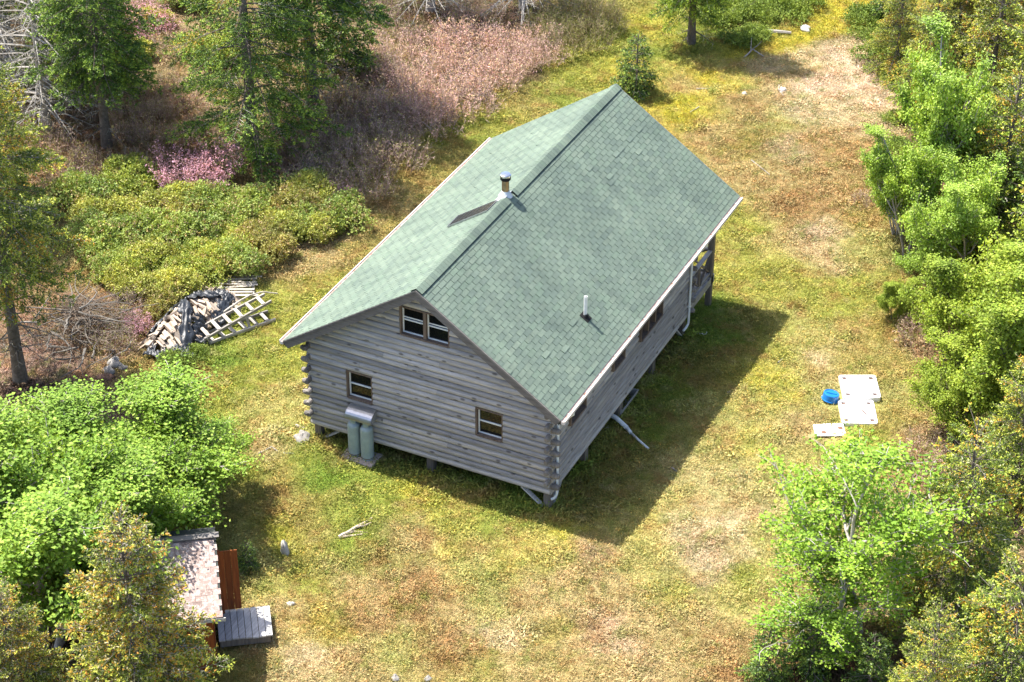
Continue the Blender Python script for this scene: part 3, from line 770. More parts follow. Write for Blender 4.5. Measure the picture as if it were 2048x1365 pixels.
# solar panel lying on the left slope
sp = empty('solar_panel', (0, 0, 0)); sp.parent = cabin
dn = Vector((-E_, 0, ZE-ZR)).normalized(); nn = Vector((-SL, 0, 1)).normalized()
Msp = Matrix(((dn.x, 0, nn.x, 0), (0, -1, 0, 4.34), (dn.z, 0, nn.z, ZR-.016), (0, 0, 0, 1)))
d0, d1 = .26, 1.71
m = MB(); m.box((d0, -.31, .02), (d1, .31, .045), Msp); m.build('panel_back', simple('solar_back', (.10, .10, .10), .5), sp)
m = MB()
m.box((d0, -.325, .018), (d1, -.31, .06), Msp); m.box((d0, .31, .018), (d1, .325, .06), Msp); m.box((d0-.015, -.325, .018), (d0, .325, .06), Msp); m.box((d1, -.325, .018), (d1+.015, .325, .06), Msp)
m.build('panel_frame', ALU, sp)
for i in range(9):
    for j in range(4):
        m = MB(); a = d0+.01+i*(d1-d0-.02)/9; w = (d1-d0-.02)/9; m.box((a+.012, -.30+j*.15+.008, .046), (a+w-.012, -.30+j*.15+.142, .05), Msp); m.build('solar_cell', SOLAR, sp)

# posts, sills, floor and braces underneath
PY = [.17, 2.40, 4.75, 7.10, 9.40]
for x in (-HW+.13, 0, HW-.13):
    for y in PY:
        m = MB(); m.box((-.1, -.1, -.25), (.1, .1, BZ-.012-gz(x, y))); m.build('post', POST, cabin, .008, loc=(x, y, gz(x, y)))
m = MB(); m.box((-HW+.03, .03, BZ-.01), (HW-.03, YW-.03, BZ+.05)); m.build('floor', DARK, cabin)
def brace(p, q):
    m = MB(); d = (Vector(q)-Vector(p)); L = d.length
    M = Matrix.Translation(Vector(p)) @ d.to_track_quat('Z', 'Y').to_matrix().to_4x4()
    m.box((-.06, -.02, 0), (.06, .02, L), M); return m.build('brace', DECKW, cabin)
for sx in (-1, 1):
    x = sx*(HW-.13)
    brace((x-sx*.10, .06, .18), (x-sx*.72, .05, BZ-.01)); brace((x+sx*.07, .30, .15), (x+sx*.07, .75, BZ-.01))
    brace((x+sx*.02, YW-.15, .02), (x+sx*.02, YW-.75, BZ-.01))

# porch at the far end
porch = empty('porch', (0, 0, 0)); porch.parent = cabin
PZ = .97; PY1 = 11.60
n = 15; w = (PY1-YW-.10)/n
for i in range(n):
    m = MB(); m.box((-HW, -w/2+.004, -.036), (HW-.02, w/2-.004, 0)); o = m.build('plank', LOGX, porch, loc=(0, YW+.08+(i+.5)*w, PZ))
for a, b_ in (((HW-.018, YW+.02, PZ-.26), (HW+.025, PY1, PZ+.002)), ((-HW-.025, YW+.02, PZ-.26), (-HW-.002, PY1, PZ+.002)), ((-HW, PY1-.021, PZ-.26), (HW-.02, PY1+.022, PZ+.001))):
    m = MB(); m.box(a, b_); m.build('rim_joist', LOGY, porch)
for x in (-HW+.08, 0, HW-.06):
    m = MB(); m.box((-.085, -.085, -.35), (.085, .085, roof_under(x)-.05)); m.build('porch_post', POST, porch, .006, loc=(x, 11.42, 0))
m = MB(); m.box((-HW-.02, 11.34, roof_under(HW)-.18), (HW+.02, 11.50, roof_under(HW)-.055)); m.build('porch_beam', TRIM, porch)
for x in (-HW+.06, HW-.06):
    y0, y1 = YW+.14, 11.335; zt = PZ+.92; zb = PZ+.12; ym = (y0+y1)/2
    m = MB(); m.bar((x, y0, zt), (x, y1, zt), .13, .04); m.build('top_rail', LOGY, porch)
    m = MB(); m.bar((x, y0, zb), (x, y1, zb), .07, .07); m.build('bottom_rail', LOGY, porch)
    m = MB(); m.bar((x, ym, zb+.036), (x, ym, zt-.021), .06, .06, (1, 0, 0)); m.build('baluster', POST, porch)
    for a, b_, e in ((y0, ym-.03, .0), (ym+.03, y1, .0)):
        m = MB(); m.bar((x+.018, a, zb+.05), (x+.018, b_, zt-.03), .035, .07, (1, 0, 0)); m.build('cross_brace', POST, porch)
        m = MB(); m.bar((x-.022, a, zt-.03), (x-.022, b_, zb+.05), .035, .07, (1, 0, 0)); m.build('cross_brace', POST, porch)
for sx in (-1, 1):
    m = MB(); a, b_ = sx*HW-sx*.14, sx*.6; m.bar((a, 11.42, PZ+.92), (b_, 11.42, PZ+.92), .13, .04); m.build('top_rail', LOGX, porch)
    m = MB(); m.bar((a, 11.42, PZ+.12), (b_, 11.42, PZ+.12), .07, .07); m.build('bottom_rail', LOGX, porch)
    for j in range(2):
        c0 = a+(b_-a)*j/2; c1 = a+(b_-a)*(j+1)/2
        m = MB(); m.bar((c0, 11.44, PZ+.16), (c1, 11.44, PZ+.90), .035, .07, (0, 1, 0)); m.build('cross_brace', POST, porch)
        m = MB(); m.bar((c0, 11.40, PZ+.90), (c1, 11.40, PZ+.16), .035, .07, (0, 1, 0)); m.build('cross_brace', POST, porch)
# hood over the gas cylinders, fixed to the wall
hood = MB(); prof = []
for i in range(8):
    a = pi/2*i/7; prof.append((-.07-.36*math.sin(a), 1.545+.26*math.cos(a)))
prof2 = [(a+.0, z-.012) for a, z in prof][::-1]
hood.prism(prof+prof2, (0, 1, 0), (0, 0, 1), (-2.30, 0, 0), (-1.50, 0, 0))
for x in (-2.30, -1.512): hood.prism([(-.07, 1.545)]+prof, (0, 1, 0), (0, 0, 1), (x, 0, 0), (x+.012, 0, 0))
hood.build('cylinder_hood', ALU, cabin)

# ------------------------------------------------------------------ gas cylinders and slab
m = MB(); m.box((-.50, -.33, -.2), (.50, .30, .10)); slab = m.build('concrete_slab', CONC, None, .015, loc=(-1.93, -.26, .20))
tag(slab, 'stained concrete slab under the two gas cylinders', 'slab')
def cylinder(x, y, z, label):
    r = empty('gas_cylinder', (x, y, z), label, 'gas cylinder', 'gas cylinders at the gable wall')
    m = MB(); R0 = .178
    prof = [(R0-.012, .0), (R0-.012, .05), (R0, .06), (R0, .075)] + [(R0, .95)] + [(R0*math.cos(a)+.0, .95+.13*math.sin(a)) for a in np.linspace(.15, 1.35, 6)] + [(.02, 1.08)]
    m.lathe(prof, n=24); m.build('tank', TANK, r, smooth=True).modifiers.new('w', 'EDGE_SPLIT').split_angle = .6
    m = MB(); n = 20; V = []; F = []
    for i in range(n):
        a = .5+(2*pi-1.0)*i/(n-1)
        for rr_ in (.098, .105):
            for zz in (1.04, 1.19): V.append((rr_*math.cos(a), rr_*math.sin(a), zz))
    for i in range(n-1):
        a = 4*i; F += [(a+2, a+6, a+7, a+3), (a, a+1, a+5, a+4), (a+1, a+3, a+7, a+5), (a, a+4, a+6, a+2)]
    m.add(V, F); m.build('collar', TANK, r)
    m = MB(); m.lathe([(.025, 1.07), (.025, 1.14), (.04, 1.145), (.04, 1.165)], n=10); m.build('valve', RUST, r)
    m = MB(); m.lathe([(R0+.002, .055), (R0+.004, .06), (R0+.004, .07), (R0+.002, .075)], n=24); m.build('foot_ring_rust', RUST, r)
    return r
cylinder(-2.12, -.25, .30, 'grey-green gas cylinder on the slab, the one nearer the cabin corner with the boulder')
cylinder(-1.72, -.27, .30, 'grey-green gas cylinder on the slab with small stencilled marks, farther from the boulder')
m = MB(); P = [(-1.72, -.20, 1.46), (-1.78, -.10, 1.52), (-1.92, -.08, 1.54), (-2.06, -.10, 1.52), (-2.12, -.20, 1.46)]; m.tube(P, .008, 5)
tag(m.build('gas_hose', RUST), 'thin hose joining the two gas cylinders under the hood', 'hose')

# ------------------------------------------------------------------ loose things on the grass
def rock(loc, size, seed, mat, label, group=None, name='boulder', cat='rock'):
    r = np.random.default_rng(seed); V = []; F = []; nu, nv = 14, 9
    ph = r.uniform(0, 6, 6)
    for j in range(nv):
        t = pi*(j/(nv-1))
        for i in range(nu):
            a = 2*pi*i/nu
            d = np.array([math.sin(t)*math.cos(a), math.sin(t)*math.sin(a), math.cos(t)])
            k = 1+.16*math.sin(2*a+ph[0]+d[2]*2)+.12*math.sin(3*d[1]*2+ph[1])+.08*math.sin(5*a+ph[2])*math.sin(t)+r.uniform(-.03, .03)*math.sin(t)
            V.append(d*k*np.array(size))
    for j in range(nv-1):
        for i in range(nu): F.append((j*nu+i, (j+1)*nu+i, (j+1)*nu+(i+1) % nu, j*nu+(i+1) % nu))
    o = link(name, mesh(name, V, F, mat, True), None, (loc[0], loc[1], gz(*loc)+size[2]*.35), (0, 0, r.uniform(0, 6)))
    return tag(o, label, cat, group)
rock((-3.79, -0.20), (.30,.24,.15), 1, STONE, 'rounded grey boulder on the grass near the cabin corner post')
rock((-1.83, -4.45), (.14,.11,.30), 2, WSTONE, 'upright pale pointed stone on the grass beside the shed')
rock((-0.66, -6.11), (.10,.08,.06), 3, WSTONE, 'small pale stone on the heath right of the shed deck')
rock((2.93, -7.31), (.13,.10,.07), 4, STONE, 'flat grey stone at the bottom edge of the heath')
rock((3.64, -6.98), (.12,.09,.06), 5, STONE, 'small round grey stone at the bottom edge of the heath, nearer the cabin post')
rock((-0.19, 30.71), (.28,.18,.13), 6, WSTONE, 'white stone beside the mossy yellow track')
rock((0.83, 25.44), (.15,.12,.12), 7, WSTONE, 'white stone on the dry grass past the tree shadow')
rock((-0.33, 24.66), (.10,.10,.08), 8, WSTONE, 'little white stone on the heath near the tree shadow')
rock((-10.63, 0.70), (.26,.20,.18), 9, STONE, 'grey stone in the brown scrub by the brush pile, biggest of three')
rock((-10.31, 0.66), (.14,.12,.12), 10, STONE, 'small grey stone right beside the biggest stone in the scrub')
rock((-10.56, 0.31), (.18,.15,.15), 12, STONE, 'grey stone in the scrub just above the dark hollow log')
rock((-10.47, -0.01), (.30,.14,.12), 13, DIRT, 'dark rotten log lying in the brown scrub', name='rotten_log', cat='log')

def stick(name, pts, rad, mat, label, cat='stick', fork=None, group=None):
    m = MB(); P = np.array([(x, y, gz(x, y)+z) for x, y, z in pts])
    t = np.linspace(0, len(P)-1, max(4, len(P)*3)); q = np.stack([np.interp(t, range(len(P)), P[:, k]) for k in range(3)], 1)
    q[1:-1] += R.normal(0, min(rad, .03)*.16, (len(q)-2, 3))
    c = q.mean(0); q -= c
    m.tube(q, np.linspace(rad, rad*.55, len(q)), 6)
    for f in fork or []:
        i = int(f[0]*(len(q)-1)); a = q[i]; m.tube([a, a+np.array(f[1])*.5+R.normal(0, .02, 3), a+np.array(f[1])], [rad*.6, rad*.5, rad*.25], 5)
    o = m.build(name, mat, None, loc=tuple(c)); return tag(o, label, cat, group)
def PT(*a): return [(x, y, z) for (x, y), z in a]
stick('split_log', PT(((-0.85, -3.38),.04),((-0.60, -2.92),.06),((-0.38, -2.44),.03)), .05, FIREW, 'bleached split log lying on the heath below the cabin', 'stick', [(.1,(.5,.35,.03)),(.3,(.45,.25,-.02)),(.5,(.3,.3,.05))])
stick('stick', PT(((-4.35, 0.35),.05),((-3.84, 0.29),.05)), .045, DRIFT, 'short white stick behind the boulder near the corner post')
stick('fallen_log', PT(((-1.59, 29.59),.10),((-0.50, 30.03),.10)), .10, DRIFT, 'grey fallen log beside the mossy track')
stick('antler_branch', PT(((-1.36, 27.37),.05),((-1.23, 27.89),.18),((-0.75, 27.76),.06)), .035, DRIFT, 'forked bleached branch at the edge of the tree shadow', 'branch', [(.4,(-.1,.3,.4)),(.6,(.3,.1,.35)),(.8,(.25,-.3,.1))])
stick('curved_stick', PT(((0.58, 25.76),.04),((0.70, 25.38),.07),((0.99, 25.10),.04)), .035, DRIFT, 'curved pale stick on the dry grass')
stick('long_stick', PT(((1.59, 20.29),.04),((2.03, 19.93),.06),((2.51, 19.60),.04)), .022, DRIFT, 'long thin pale stick on the heath past the roof corner')
stick('stick', PT(((-2.02, 24.34),.04),((-1.52, 24.58),.04)), .03, DRIFT, 'pale stick lying across the yellow moss')
stick('stick', PT(((-1.53, 22.50),.04),((-1.41, 23.06),.04)), .028, DRIFT, 'short dark-ended stick on the heath behind the ridge')
stick('white_scrap', PT(((3.73, 9.78),.03),((3.93, 9.76),.04),((4.09, 9.81),.05),((4.08, 9.92),.06)), .035, PVC, 'bent white pipe scrap in the cabin shade', 'scrap')
stick('chip', PT(((5.77, 7.24),.04),((5.83, 7.35),.05)), .03, DRIFT, 'white wood chip at the shadow edge', 'chip')
stick('stick', PT(((5.71, 3.26),.04),((5.89, 3.18),.04)), .035, DRIFT, 'pale stick on the straw below the shadow edge')
stick('stick', PT(((6.54, 9.33),.04),((6.60, 9.58),.05)), .028, DRIFT, 'pale stick on the grass level with the drain lids')
stick('stick', PT(((-5.97, -0.76),.04),((-5.64, -0.49),.05)), .028, DRIFT, 'thin pale stick on the grass right of the green tree')
stick('stick', PT(((-5.09, -1.75),.04),((-4.95, -1.56),.05)), .025, DRIFT, 'thin pale stick on the mossy grass near the green tree')
stick('stick', PT(((-4.46, -1.42),.04),((-4.29, -1.00),.06),((-4.05, -1.11),.05)), .03, DRIFT, 'crooked pale stick in the dry patch left of the gas slab')
stick('stick', PT(((-3.87, -1.10),.04),((-3.58, -1.01),.05)), .022, DRIFT, 'straight pale stick in the dry patch left of the gas slab')
stick('fallen_branch', PT(((-9.60, 17.77),.05),((-9.06, 17.39),.12),((-8.55, 17.08),.05)), .035, DRIFT, 'fallen grey branch at the foot of the bare shrubs', 'branch', [(.4,(.3,-.1,.3)),(.5,(-.2,-.2,.3))])
stick('pole', PT(((-9.10, 4.12),.25),((-8.97, 4.62),.32),((-8.79, 5.17),.35),((-8.63, 5.62),.25),((-8.35, 6.03),.06)), .035, DRIFT, 'long curved pole leaning between woodpile and rack', 'pole')
# drain pipe and trough by the side wall
m = MB(); m.tube([(3.0, 4.55, .30), (3.55, 4.42, .26), (3.95, 4.25, .16)], .065, 12); m.tube([(3.95, 4.25, .16), (4.12, 4.15, .10)], .052, 12)
m.tube([(4.10, 4.17, .10), (4.45, 3.95, .08), (4.82, 3.74, .06)], .034, 10)
tag(m.build('drain_pipe', PVC, smooth=True), 'white broken drain pipe running out from under the cabin', 'pipe')
m = MB(); Vp = []
for i in range(9):
    a = -pi*.95*i/8; Vp.append((.36*math.cos(a)*1.0, .30*math.sin(a)))
prof = Vp + [(x*.93, z*.93) for x, z in Vp[::-1]]
m.prism(prof, (1, 0, 0), (0, 0, 1), (0, -.55, 0), (0, .55, 0)); m.prism(Vp, (1, 0, 0), (0, 0, 1), (0, -.56, 0), (0, -.54, 0)); m.prism(Vp, (1, 0, 0), (0, 0, 1), (0, .54, 0), (0, .56, 0))
tag(m.build('trough', simple('grey_trough', (.36, .35, .33), .6), None, loc=(3.28, 5.25, .37)), 'grey curved trough slung under the side wall', 'trough')
rock((3.35, 4.1), (.22, .14, .09), 21, WSTONE, 'flat white stone beside the drain pipe under the wall')

# drain box lids
def lid(c, ux, uy, sx, sy, h, label):
    xs = np.array([0, .06, .08, .20, .80, .92, .94, 1.0]); ys = xs.copy()
    r = empty('box_lid', (c[0], c[1], gz(*c[:2])+.03), label, 'lid', rz=math.atan2(ux[1], ux[0]))
    V = []; F = []; n = len(xs)
    H = np.full((n-1, n-1), h)
    pock = [(2, 2), (2, n-4), (n-4, 2), (n-4, n-4)]
    for p in pock: H[p] = h-.055
    H[2:n-3, 2:n-3][1:-1, :] = h+.004; 
    for p in pock: H[p] = h-.055
    def pos(i, j):
        x, y = xs[i], ys[j]
        if i in (0, n-1) and j in (0, n-1): x += (.018 if i == 0 else -.018); y += (.018 if j == 0 else -.018)
        return ((x-.5)*sx, (y-.5)*sy)
    pocketF = []
    def quad(ps, lst): 
        k = len(V); V.extend(ps); lst.append((k, k+1, k+2, k+3))
    for i in range(n-1):
        for j in range(n-1):
            z = H[i, j]; q = [(*pos(a, b_), z) for a, b_ in ((i, j), (i+1, j), (i+1, j+1), (i, j+1))]
            quad(q, pocketF if (i, j) in pock else F)
            for (di, dj, e) in ((-1, 0, ((i, j+1), (i, j))), (1, 0, ((i+1, j), (i+1, j+1))), (0, -1, ((i, j), (i+1, j))), (0, 1, ((i+1, j+1), (i, j+1)))):
                ni, nj = i+di, j+dj
                z2 = H[ni, nj] if 0 <= ni < n-1 and 0 <= nj < n-1 else -.06
                if z2 < z-1e-6:
                    a, b_ = pos(*e[0]), pos(*e[1]); quad([(*a, z2), (*b_, z2), (*b_, z), (*a, z)], F)
    def sub(FF, nm, mat):
        used = sorted({k for f in FF for k in f}); mp = {k: i for i, k in enumerate(used)}
        return link(nm, mesh(nm, [V[k] for k in used], [[mp[k] for k in f] for f in FF], mat), r)
    sub(F, 'cover', PLAST); sub(pocketF, 'corner_pocket', DIRT)
    return r
def frame(a, b, d):
    a = np.array(a); b = np.array(b); d = np.array(d); ux = b-a; uy = d-a
    return (a+ux/2+uy/2), ux/np.linalg.norm(ux), np.linalg.norm(ux), np.linalg.norm(uy)
c_, ux, sx, sy = frame((8.42, 9.32), (9.37, 9.79), (8.82, 8.28)); l1 = lid(c_, ux, None, sx, sy, .11, 'white plastic box lid with raised edge, the upper one beside the blue tub')
c_, ux, sx, sy = frame((8.80, 8.24), (9.71, 8.66), (9.12, 7.17)); l2 = lid(c_, ux, None, sx, sy, .06, 'white plastic box lid with a dark twig lying on it')
clear(l1.location.x, l1.location.y, .62, .62, .45); clear(l2.location.x, l2.location.y, .62, .62, .45); 
m = MB(); m.tube([(-.12, .1, 0), (0, 0, .02), (.16, -.12, 0)], [.012, .014, .006], 5); t = m.build('twig', RUST, None, loc=(l2.location.x+.18, l2.location.y+.0, l2.location.z+.09)); tag(t, 'dark twig lying on the lower white lid', 'twig')
def panel(P, label, hole):
    c = np.mean(P, 0); r = empty('white_board', (c[0], c[1], gz(*c)+.05), label, 'board')
    m = MB(); q = [(p[0]-c[0], p[1]-c[1]) for p in P]
    m.prism(q, (1, 0, 0), (0, 1, 0), (0, 0, 0), (0, 0, .022)); m.build('sheet', PLAST, r)
    m = MB(); m.lathe([(.075, .023), (.075, .028)], (hole[0], hole[1], 0), 12); m.build('dirt_spot', DIRT, r)
    m = MB(); m.bar((q[0][0]*.8, q[0][1]*.8, .028), (q[3][0]*.8, q[3][1]*.8, .028), .02, .012); m.build('rib', LEAD, r)
    return r
panel([(8.73, 6.32), (9.17, 6.54), (8.91, 7.06), (8.49, 6.78)], 'small white board with a brown hole, nearer the bare branches', (.06, -.10))
panel([(9.19, 6.55), (9.47, 6.74), (9.21, 7.24), (8.94, 7.08)], 'small white board lying next to the lower box lid', (.02, .08))
bl = (8.50, 8.21); clear(8.9, 6.7, .62, .35, .4); clear(bl[0], bl[1], .24, .24)
bt = empty('blue_tub', (bl[0], bl[1], gz(*bl)+.02), 'bright blue plastic tub turned upside down beside the white lids', 'tub'); bt.rotation_euler = (-.10, .16, .3)
m = MB(); m.lathe([(.245, 0), (.25, .015), (.25, .03), (.232, .035), (.225, .20), (.215, .215), (.195, .22), (.185, .205), (.02, .20)], n=28); m.build('body', BLUE, bt, smooth=True).modifiers.new('e', 'EDGE_SPLIT').split_angle = .5
m = MB(); m.bar((-.15, 0, .212), (.15, 0, .212), .05, .03); m.build('moulded_bar', BLUE, bt, .006)

# ladder rack
rk = empty('wooden_rack', (-8.65, 3.6, gz(-8.65, 3.6)), 'weathered folding rack of two ladder frames beside the woodpile', 'rack')
def rl(p, q, nm, w=.055, h=.09, mat=DRIFT):
    o = Vector((-8.65, 3.6, 0)); a = Vector(p)-o; b_ = Vector(q)-o
    mm = MB(); L = (b_-a).length; mm.box((-L/2, -w/2, -h/2), (L/2, w/2, h/2))
    ob = mm.build(nm, mat, rk, .004); d = (b_-a).normalized(); ob.location = (a+b_)/2; ob.rotation_euler = d.to_track_quat('X', 'Z').to_euler(); return ob
l3 = (Vector((-9.21, 3.01, .09)), Vector((-8.08, 5.01, .09))); l4 = (Vector((-8.75, 2.79, .09)), Vector((-7.65, 4.73, .09)))
u1 = (Vector((-9.30, 2.97, .28)), Vector((-8.22, 5.11, .60))); u2 = (Vector((-8.80, 2.66, .28)), Vector((-7.85, 4.88, .60)))
for a, b_ in (l3, l4, u1, u2): rl(a, b_, 'rail')
for A, B in ((l3, l4), (u1, u2)):
    for i in range(6):
        t = .06+.165*i; p = A[0].lerp(A[1], t); q = B[0].lerp(B[1], t); up = Vector((0, 0, .057)); rl(p+up, q+up, 'rung', .115, .024)
for (t, A, B) in ((.03, u2, l4), (.62, u2, l4), (.62, u1, l3), (.03, u1, l3)):
    p = A[0].lerp(A[1], t); q = B[0].lerp(B[1], t); q = Vector((q.x, q.y, .0)); rl(p+Vector((0, 0, .02)), q, 'leg', .085, .04, DRIFT)

# woodpile: split logs heaped in a long mound
PX0, PYA, PYB, PHW, PHT = -9.80, 1.75, 5.35, .78, .68
def mound(s, t):
    e = np.clip(np.minimum((s-PYA)/.5, (PYB-s)/.9), 0, 1)
    return PHT*(.75+.25*np.sin(s*2.1+1))*np.sqrt(e)*np.clip(1-(t/PHW)**2, 0, 1)
def billet(seed):
    r = random.Random(seed); L = r.uniform(.36, .46); n = r.choice([3, 4, 4, 5]); rad = r.uniform(.055, .085)
    P = [(rad*r.uniform(.75, 1.2)*math.cos(2*pi*i/n+r.uniform(-.25, .25)), rad*r.uniform(.75, 1.2)*math.sin(2*pi*i/n+r.uniform(-.25, .25))) for i in range(n)]
    m = MB(); V = []
    for x, k in ((-L/2, .96), (0, 1.05), (L/2, .97)): V += [(x+r.uniform(-.01, .01), a*k, b_*k) for a, b_ in P]
    F = [(j*n+i, j*n+(i+1) % n, (j+1)*n+(i+1) % n, (j+1)*n+i)[::-1] for j in range(2) for i in range(n)] + [tuple(range(n)), tuple(range(2*n, 3*n))[::-1]]
    return mesh('split_log', V, F, FIREW)
BIL = [billet(i) for i in range(9)]
wr = random.Random(8); cnt = 0
for layer in (-.20, -.09, .0):
    ns = 24 if layer < 0 else 30
    for i in range(ns):
        for j in range(5 if layer == 0 else 3):
            s = PYA+.1+(PYB-PYA-.2)*(i+.5+wr.uniform(-.5, .5))/ns; t = PHW*1.08*((j+.5)/(5 if layer == 0 else 3)*2-1)+wr.uniform(-.1, .1)
            if wr.random() < (.05 if layer == 0 else .25): continue
            z = float(mound(s, t))+layer+.05
            if z < .04 and layer < 0: continue
            z = max(z, .05)
            left = t < -.1
            az = (pi/2+wr.gauss(0, .3)) if left else (-.35+wr.gauss(0, .45))
            if s < 2.7 and t > -.2: az = -.55+wr.gauss(0, .15)
            slope = -2*PHT*t/PHW**2*.6
            o = link('split_log', wr.choice(BIL), None, (PX0+t, s, gz(PX0+t, s)+z), (wr.uniform(0, 6), -math.atan(slope)*math.cos(az)*.8+wr.gauss(0, .12), az))
            end = s < 2.7
            tag(o, 'grey split log in the neat row at the near end of the woodpile' if end else ('grey split log laid lengthwise on the scrub side of the woodpile' if left else 'grey split log tumbled on the rack side of the woodpile'), 'firewood',
                'split logs in the near row of the woodpile' if end else ('split logs along the scrub side of the woodpile' if left else 'split logs tumbled on the rack side of the woodpile'))
            cnt += 1
# torn black tarp over the pile, in strips
tv = []; tf = []
def strip(path, w, lift=.10, seed=0, n=40, k=9):
    r = np.random.default_rng(seed); P = np.array(path, float)
    t = np.linspace(0, len(P)-1, n); c = np.stack([np.interp(t, range(len(P)), P[:, q]) for q in (0, 1)], 1)
    T = unit(np.gradient(c, axis=0)); Nn = np.stack([-T[:, 1], T[:, 0]], 1); b0 = len(tv); ph = r.uniform(0, 6, 4)
    for i in range(n):
        ww = w*(1+.3*math.sin(i*.5+ph[0])+.15*math.sin(i*1.3+ph[1]))
        for j in range(k):
            u = (j/(k-1)-.5)
            x = c[i, 0]+Nn[i, 0]*ww*u; s = c[i, 1]+Nn[i, 1]*ww*u
            z = max(float(mound(s, x)), .02)+lift+.11+.04*math.sin(j*1.9+i*.35+ph[2])+.03*math.sin(i*1.1+j*.7+ph[3])-.10*abs(u)
            tv.append((PX0+x, s, gz(PX0+x, s)+max(z, .03)))
    for i in range(n-1):
        for j in range(k-1): tf.append((b0+i*k+j, b0+(i+1)*k+j, b0+(i+1)*k+j+1, b0+i*k+j+1))
# (across, along) control points on the mound
strip([(-.62, 2.2), (-.66, 2.9), (-.60, 3.6), (-.5, 4.2), (-.35, 4.6)], .26, .10, 1)
strip([(-.45, 3.6), (-.1, 3.35), (.15, 3.05), (.45, 2.6), (.75, 2.1), (.95, 1.75)], .36, .13, 2)
strip([(-.30, 1.62), (.0, 1.55), (.35, 1.65), (.62, 1.95), (.72, 2.3)], .34, .10, 3)
strip([(-.40, 3.9), (-.05, 4.35), (.2, 4.75), (.35, 5.0)], .46, .11, 4)
strip([(.35, 5.0), (.55, 4.6), (.72, 4.0), (.82, 3.5)], .34, .10, 5)
strip([(.45, 3.3), (.68, 3.0), (.85, 2.6)], .42, .10, 6)
tp = mesh('tarp', tv, tf, TARP, True); o = link('tarp', tp); sm = o.modifiers.new('thick', 'SOLIDIFY'); sm.thickness = .006
tag(o, 'torn black tarp in strips draped over the grey woodpile', 'tarp')
# slatted pallet behind the pile
pl = empty('pallet', (-9.62, 5.75, gz(-9.6, 5.75)), 'broken grey slatted pallet lying behind the far end of the woodpile', 'pallet', rz=.5)
for i in range(8):
    m = MB(); m.box((-.62, -.045, 0), (.62+wr.uniform(-.2, .1), .045, .022)); ob = m.build('slat', DRIFT, pl, loc=(wr.uniform(-.06, .06), -.55+i*.155, .11+wr.uniform(0, .02))); ob.rotation_euler = (0, 0, wr.gauss(0, .04))
for x in (-.5, .5):
    m = MB(); m.box((-.6, -.04, 0), (.6, .04, .10)); ob = m.build('bearer', DRIFT, pl, loc=(x, 0, .005)); ob.rotation_euler = (0, 0, pi/2)

# ------------------------------------------------------------------ outhouse with open door and plank step
ux_, vx_ = Vector((.815, .58, 0)), Vector((.58, -.815, 0)); O_ = Vector((-1.80, -7.33, 0))
def sh(u, v, z): return O_+ux_*u+vx_*v+Vector((0, 0, z))
shed = empty('outhouse', (0, 0, 0), 'small outhouse with lichen-covered shingle roof and orange open door', 'outhouse')
def shbox(nm, u0, u1, v0, v1, z0, z1, mat, parent=None, name_bevel=0):
    m = MB(); V = [sh(u, v, z) for z in (z0, z1) for u, v in ((u0, v0), (u1, v0), (u1, v1), (u0, v1))]
    c = sum(V, Vector())/8
    m.add([v-c for v in V], ((0,1,2,3),(7,6,5,4),(0,4,5,1),(1,5,6,2),(2,6,7,3),(3,7,4,0)))
    return m.build(nm, mat, parent or shed, name_bevel, loc=c)
def shroof(v): return 2.75-.264*max(v, 0) if v >= 0 else 2.75+.5*v
for i in range(9):
    v0 = -.62+i*.29; 
    for u in (-.30, -1.62): 
        if u == -.30 and .05 < v0+.145 < .72: continue
        shbox('wall_board', u, u+.025, v0, v0+.284, .30, shroof(v0+.145)-.13, CEDAR)
for i in range(5):
    u0 = -1.595+i*.26
    for v in (-.62, 1.985): shbox('wall_board', u0, u0+.255, v, v+.025, .30, shroof(v)-.13, CEDAR)
shbox('floor', -1.6, -.28, -.6, 1.98, .24, .295, DARK)
LICH, nt, b = nodes('lichen_shingle')
v = coords(nt, 'Position'); a = N(nt, 'ShaderNodeAttribute', attribute_name='tint', attribute_type='GEOMETRY')
c = mixc(nt, ramp(nt, noise(nt, v, 9, 6, .75), [(.47, (0, 0, 0)), (.6, (1, 1, 1))]), a.outputs['Color'], (.44, .38, .35))
nt.links.new(c, b.inputs['Base Color']); b.inputs['Roughness'].default_value = .95; bump(nt, b, noise(nt, v, 30, 5), .6, .02)
m = MB()
pr = [(-.85, 2.30), (0, 2.72), (2.27, 2.12), (2.27, 2.04), (0, 2.64), (-.85, 2.22)]
n = len(pr); V = [sh(-1.85, v, z) for v, z in pr]+[sh(-.06, v, z) for v, z in pr]
F = [(i, (i+1) % n, n+(i+1) % n, n+i) for i in range(n)]+[(0, 5, 4, 1), (1, 4, 3, 2), (n+1, n+4, n+5, n), (n+2, n+3, n+4, n+1)]
m.add(V, F); sroof = m.build('roof', UNDERL, shed)
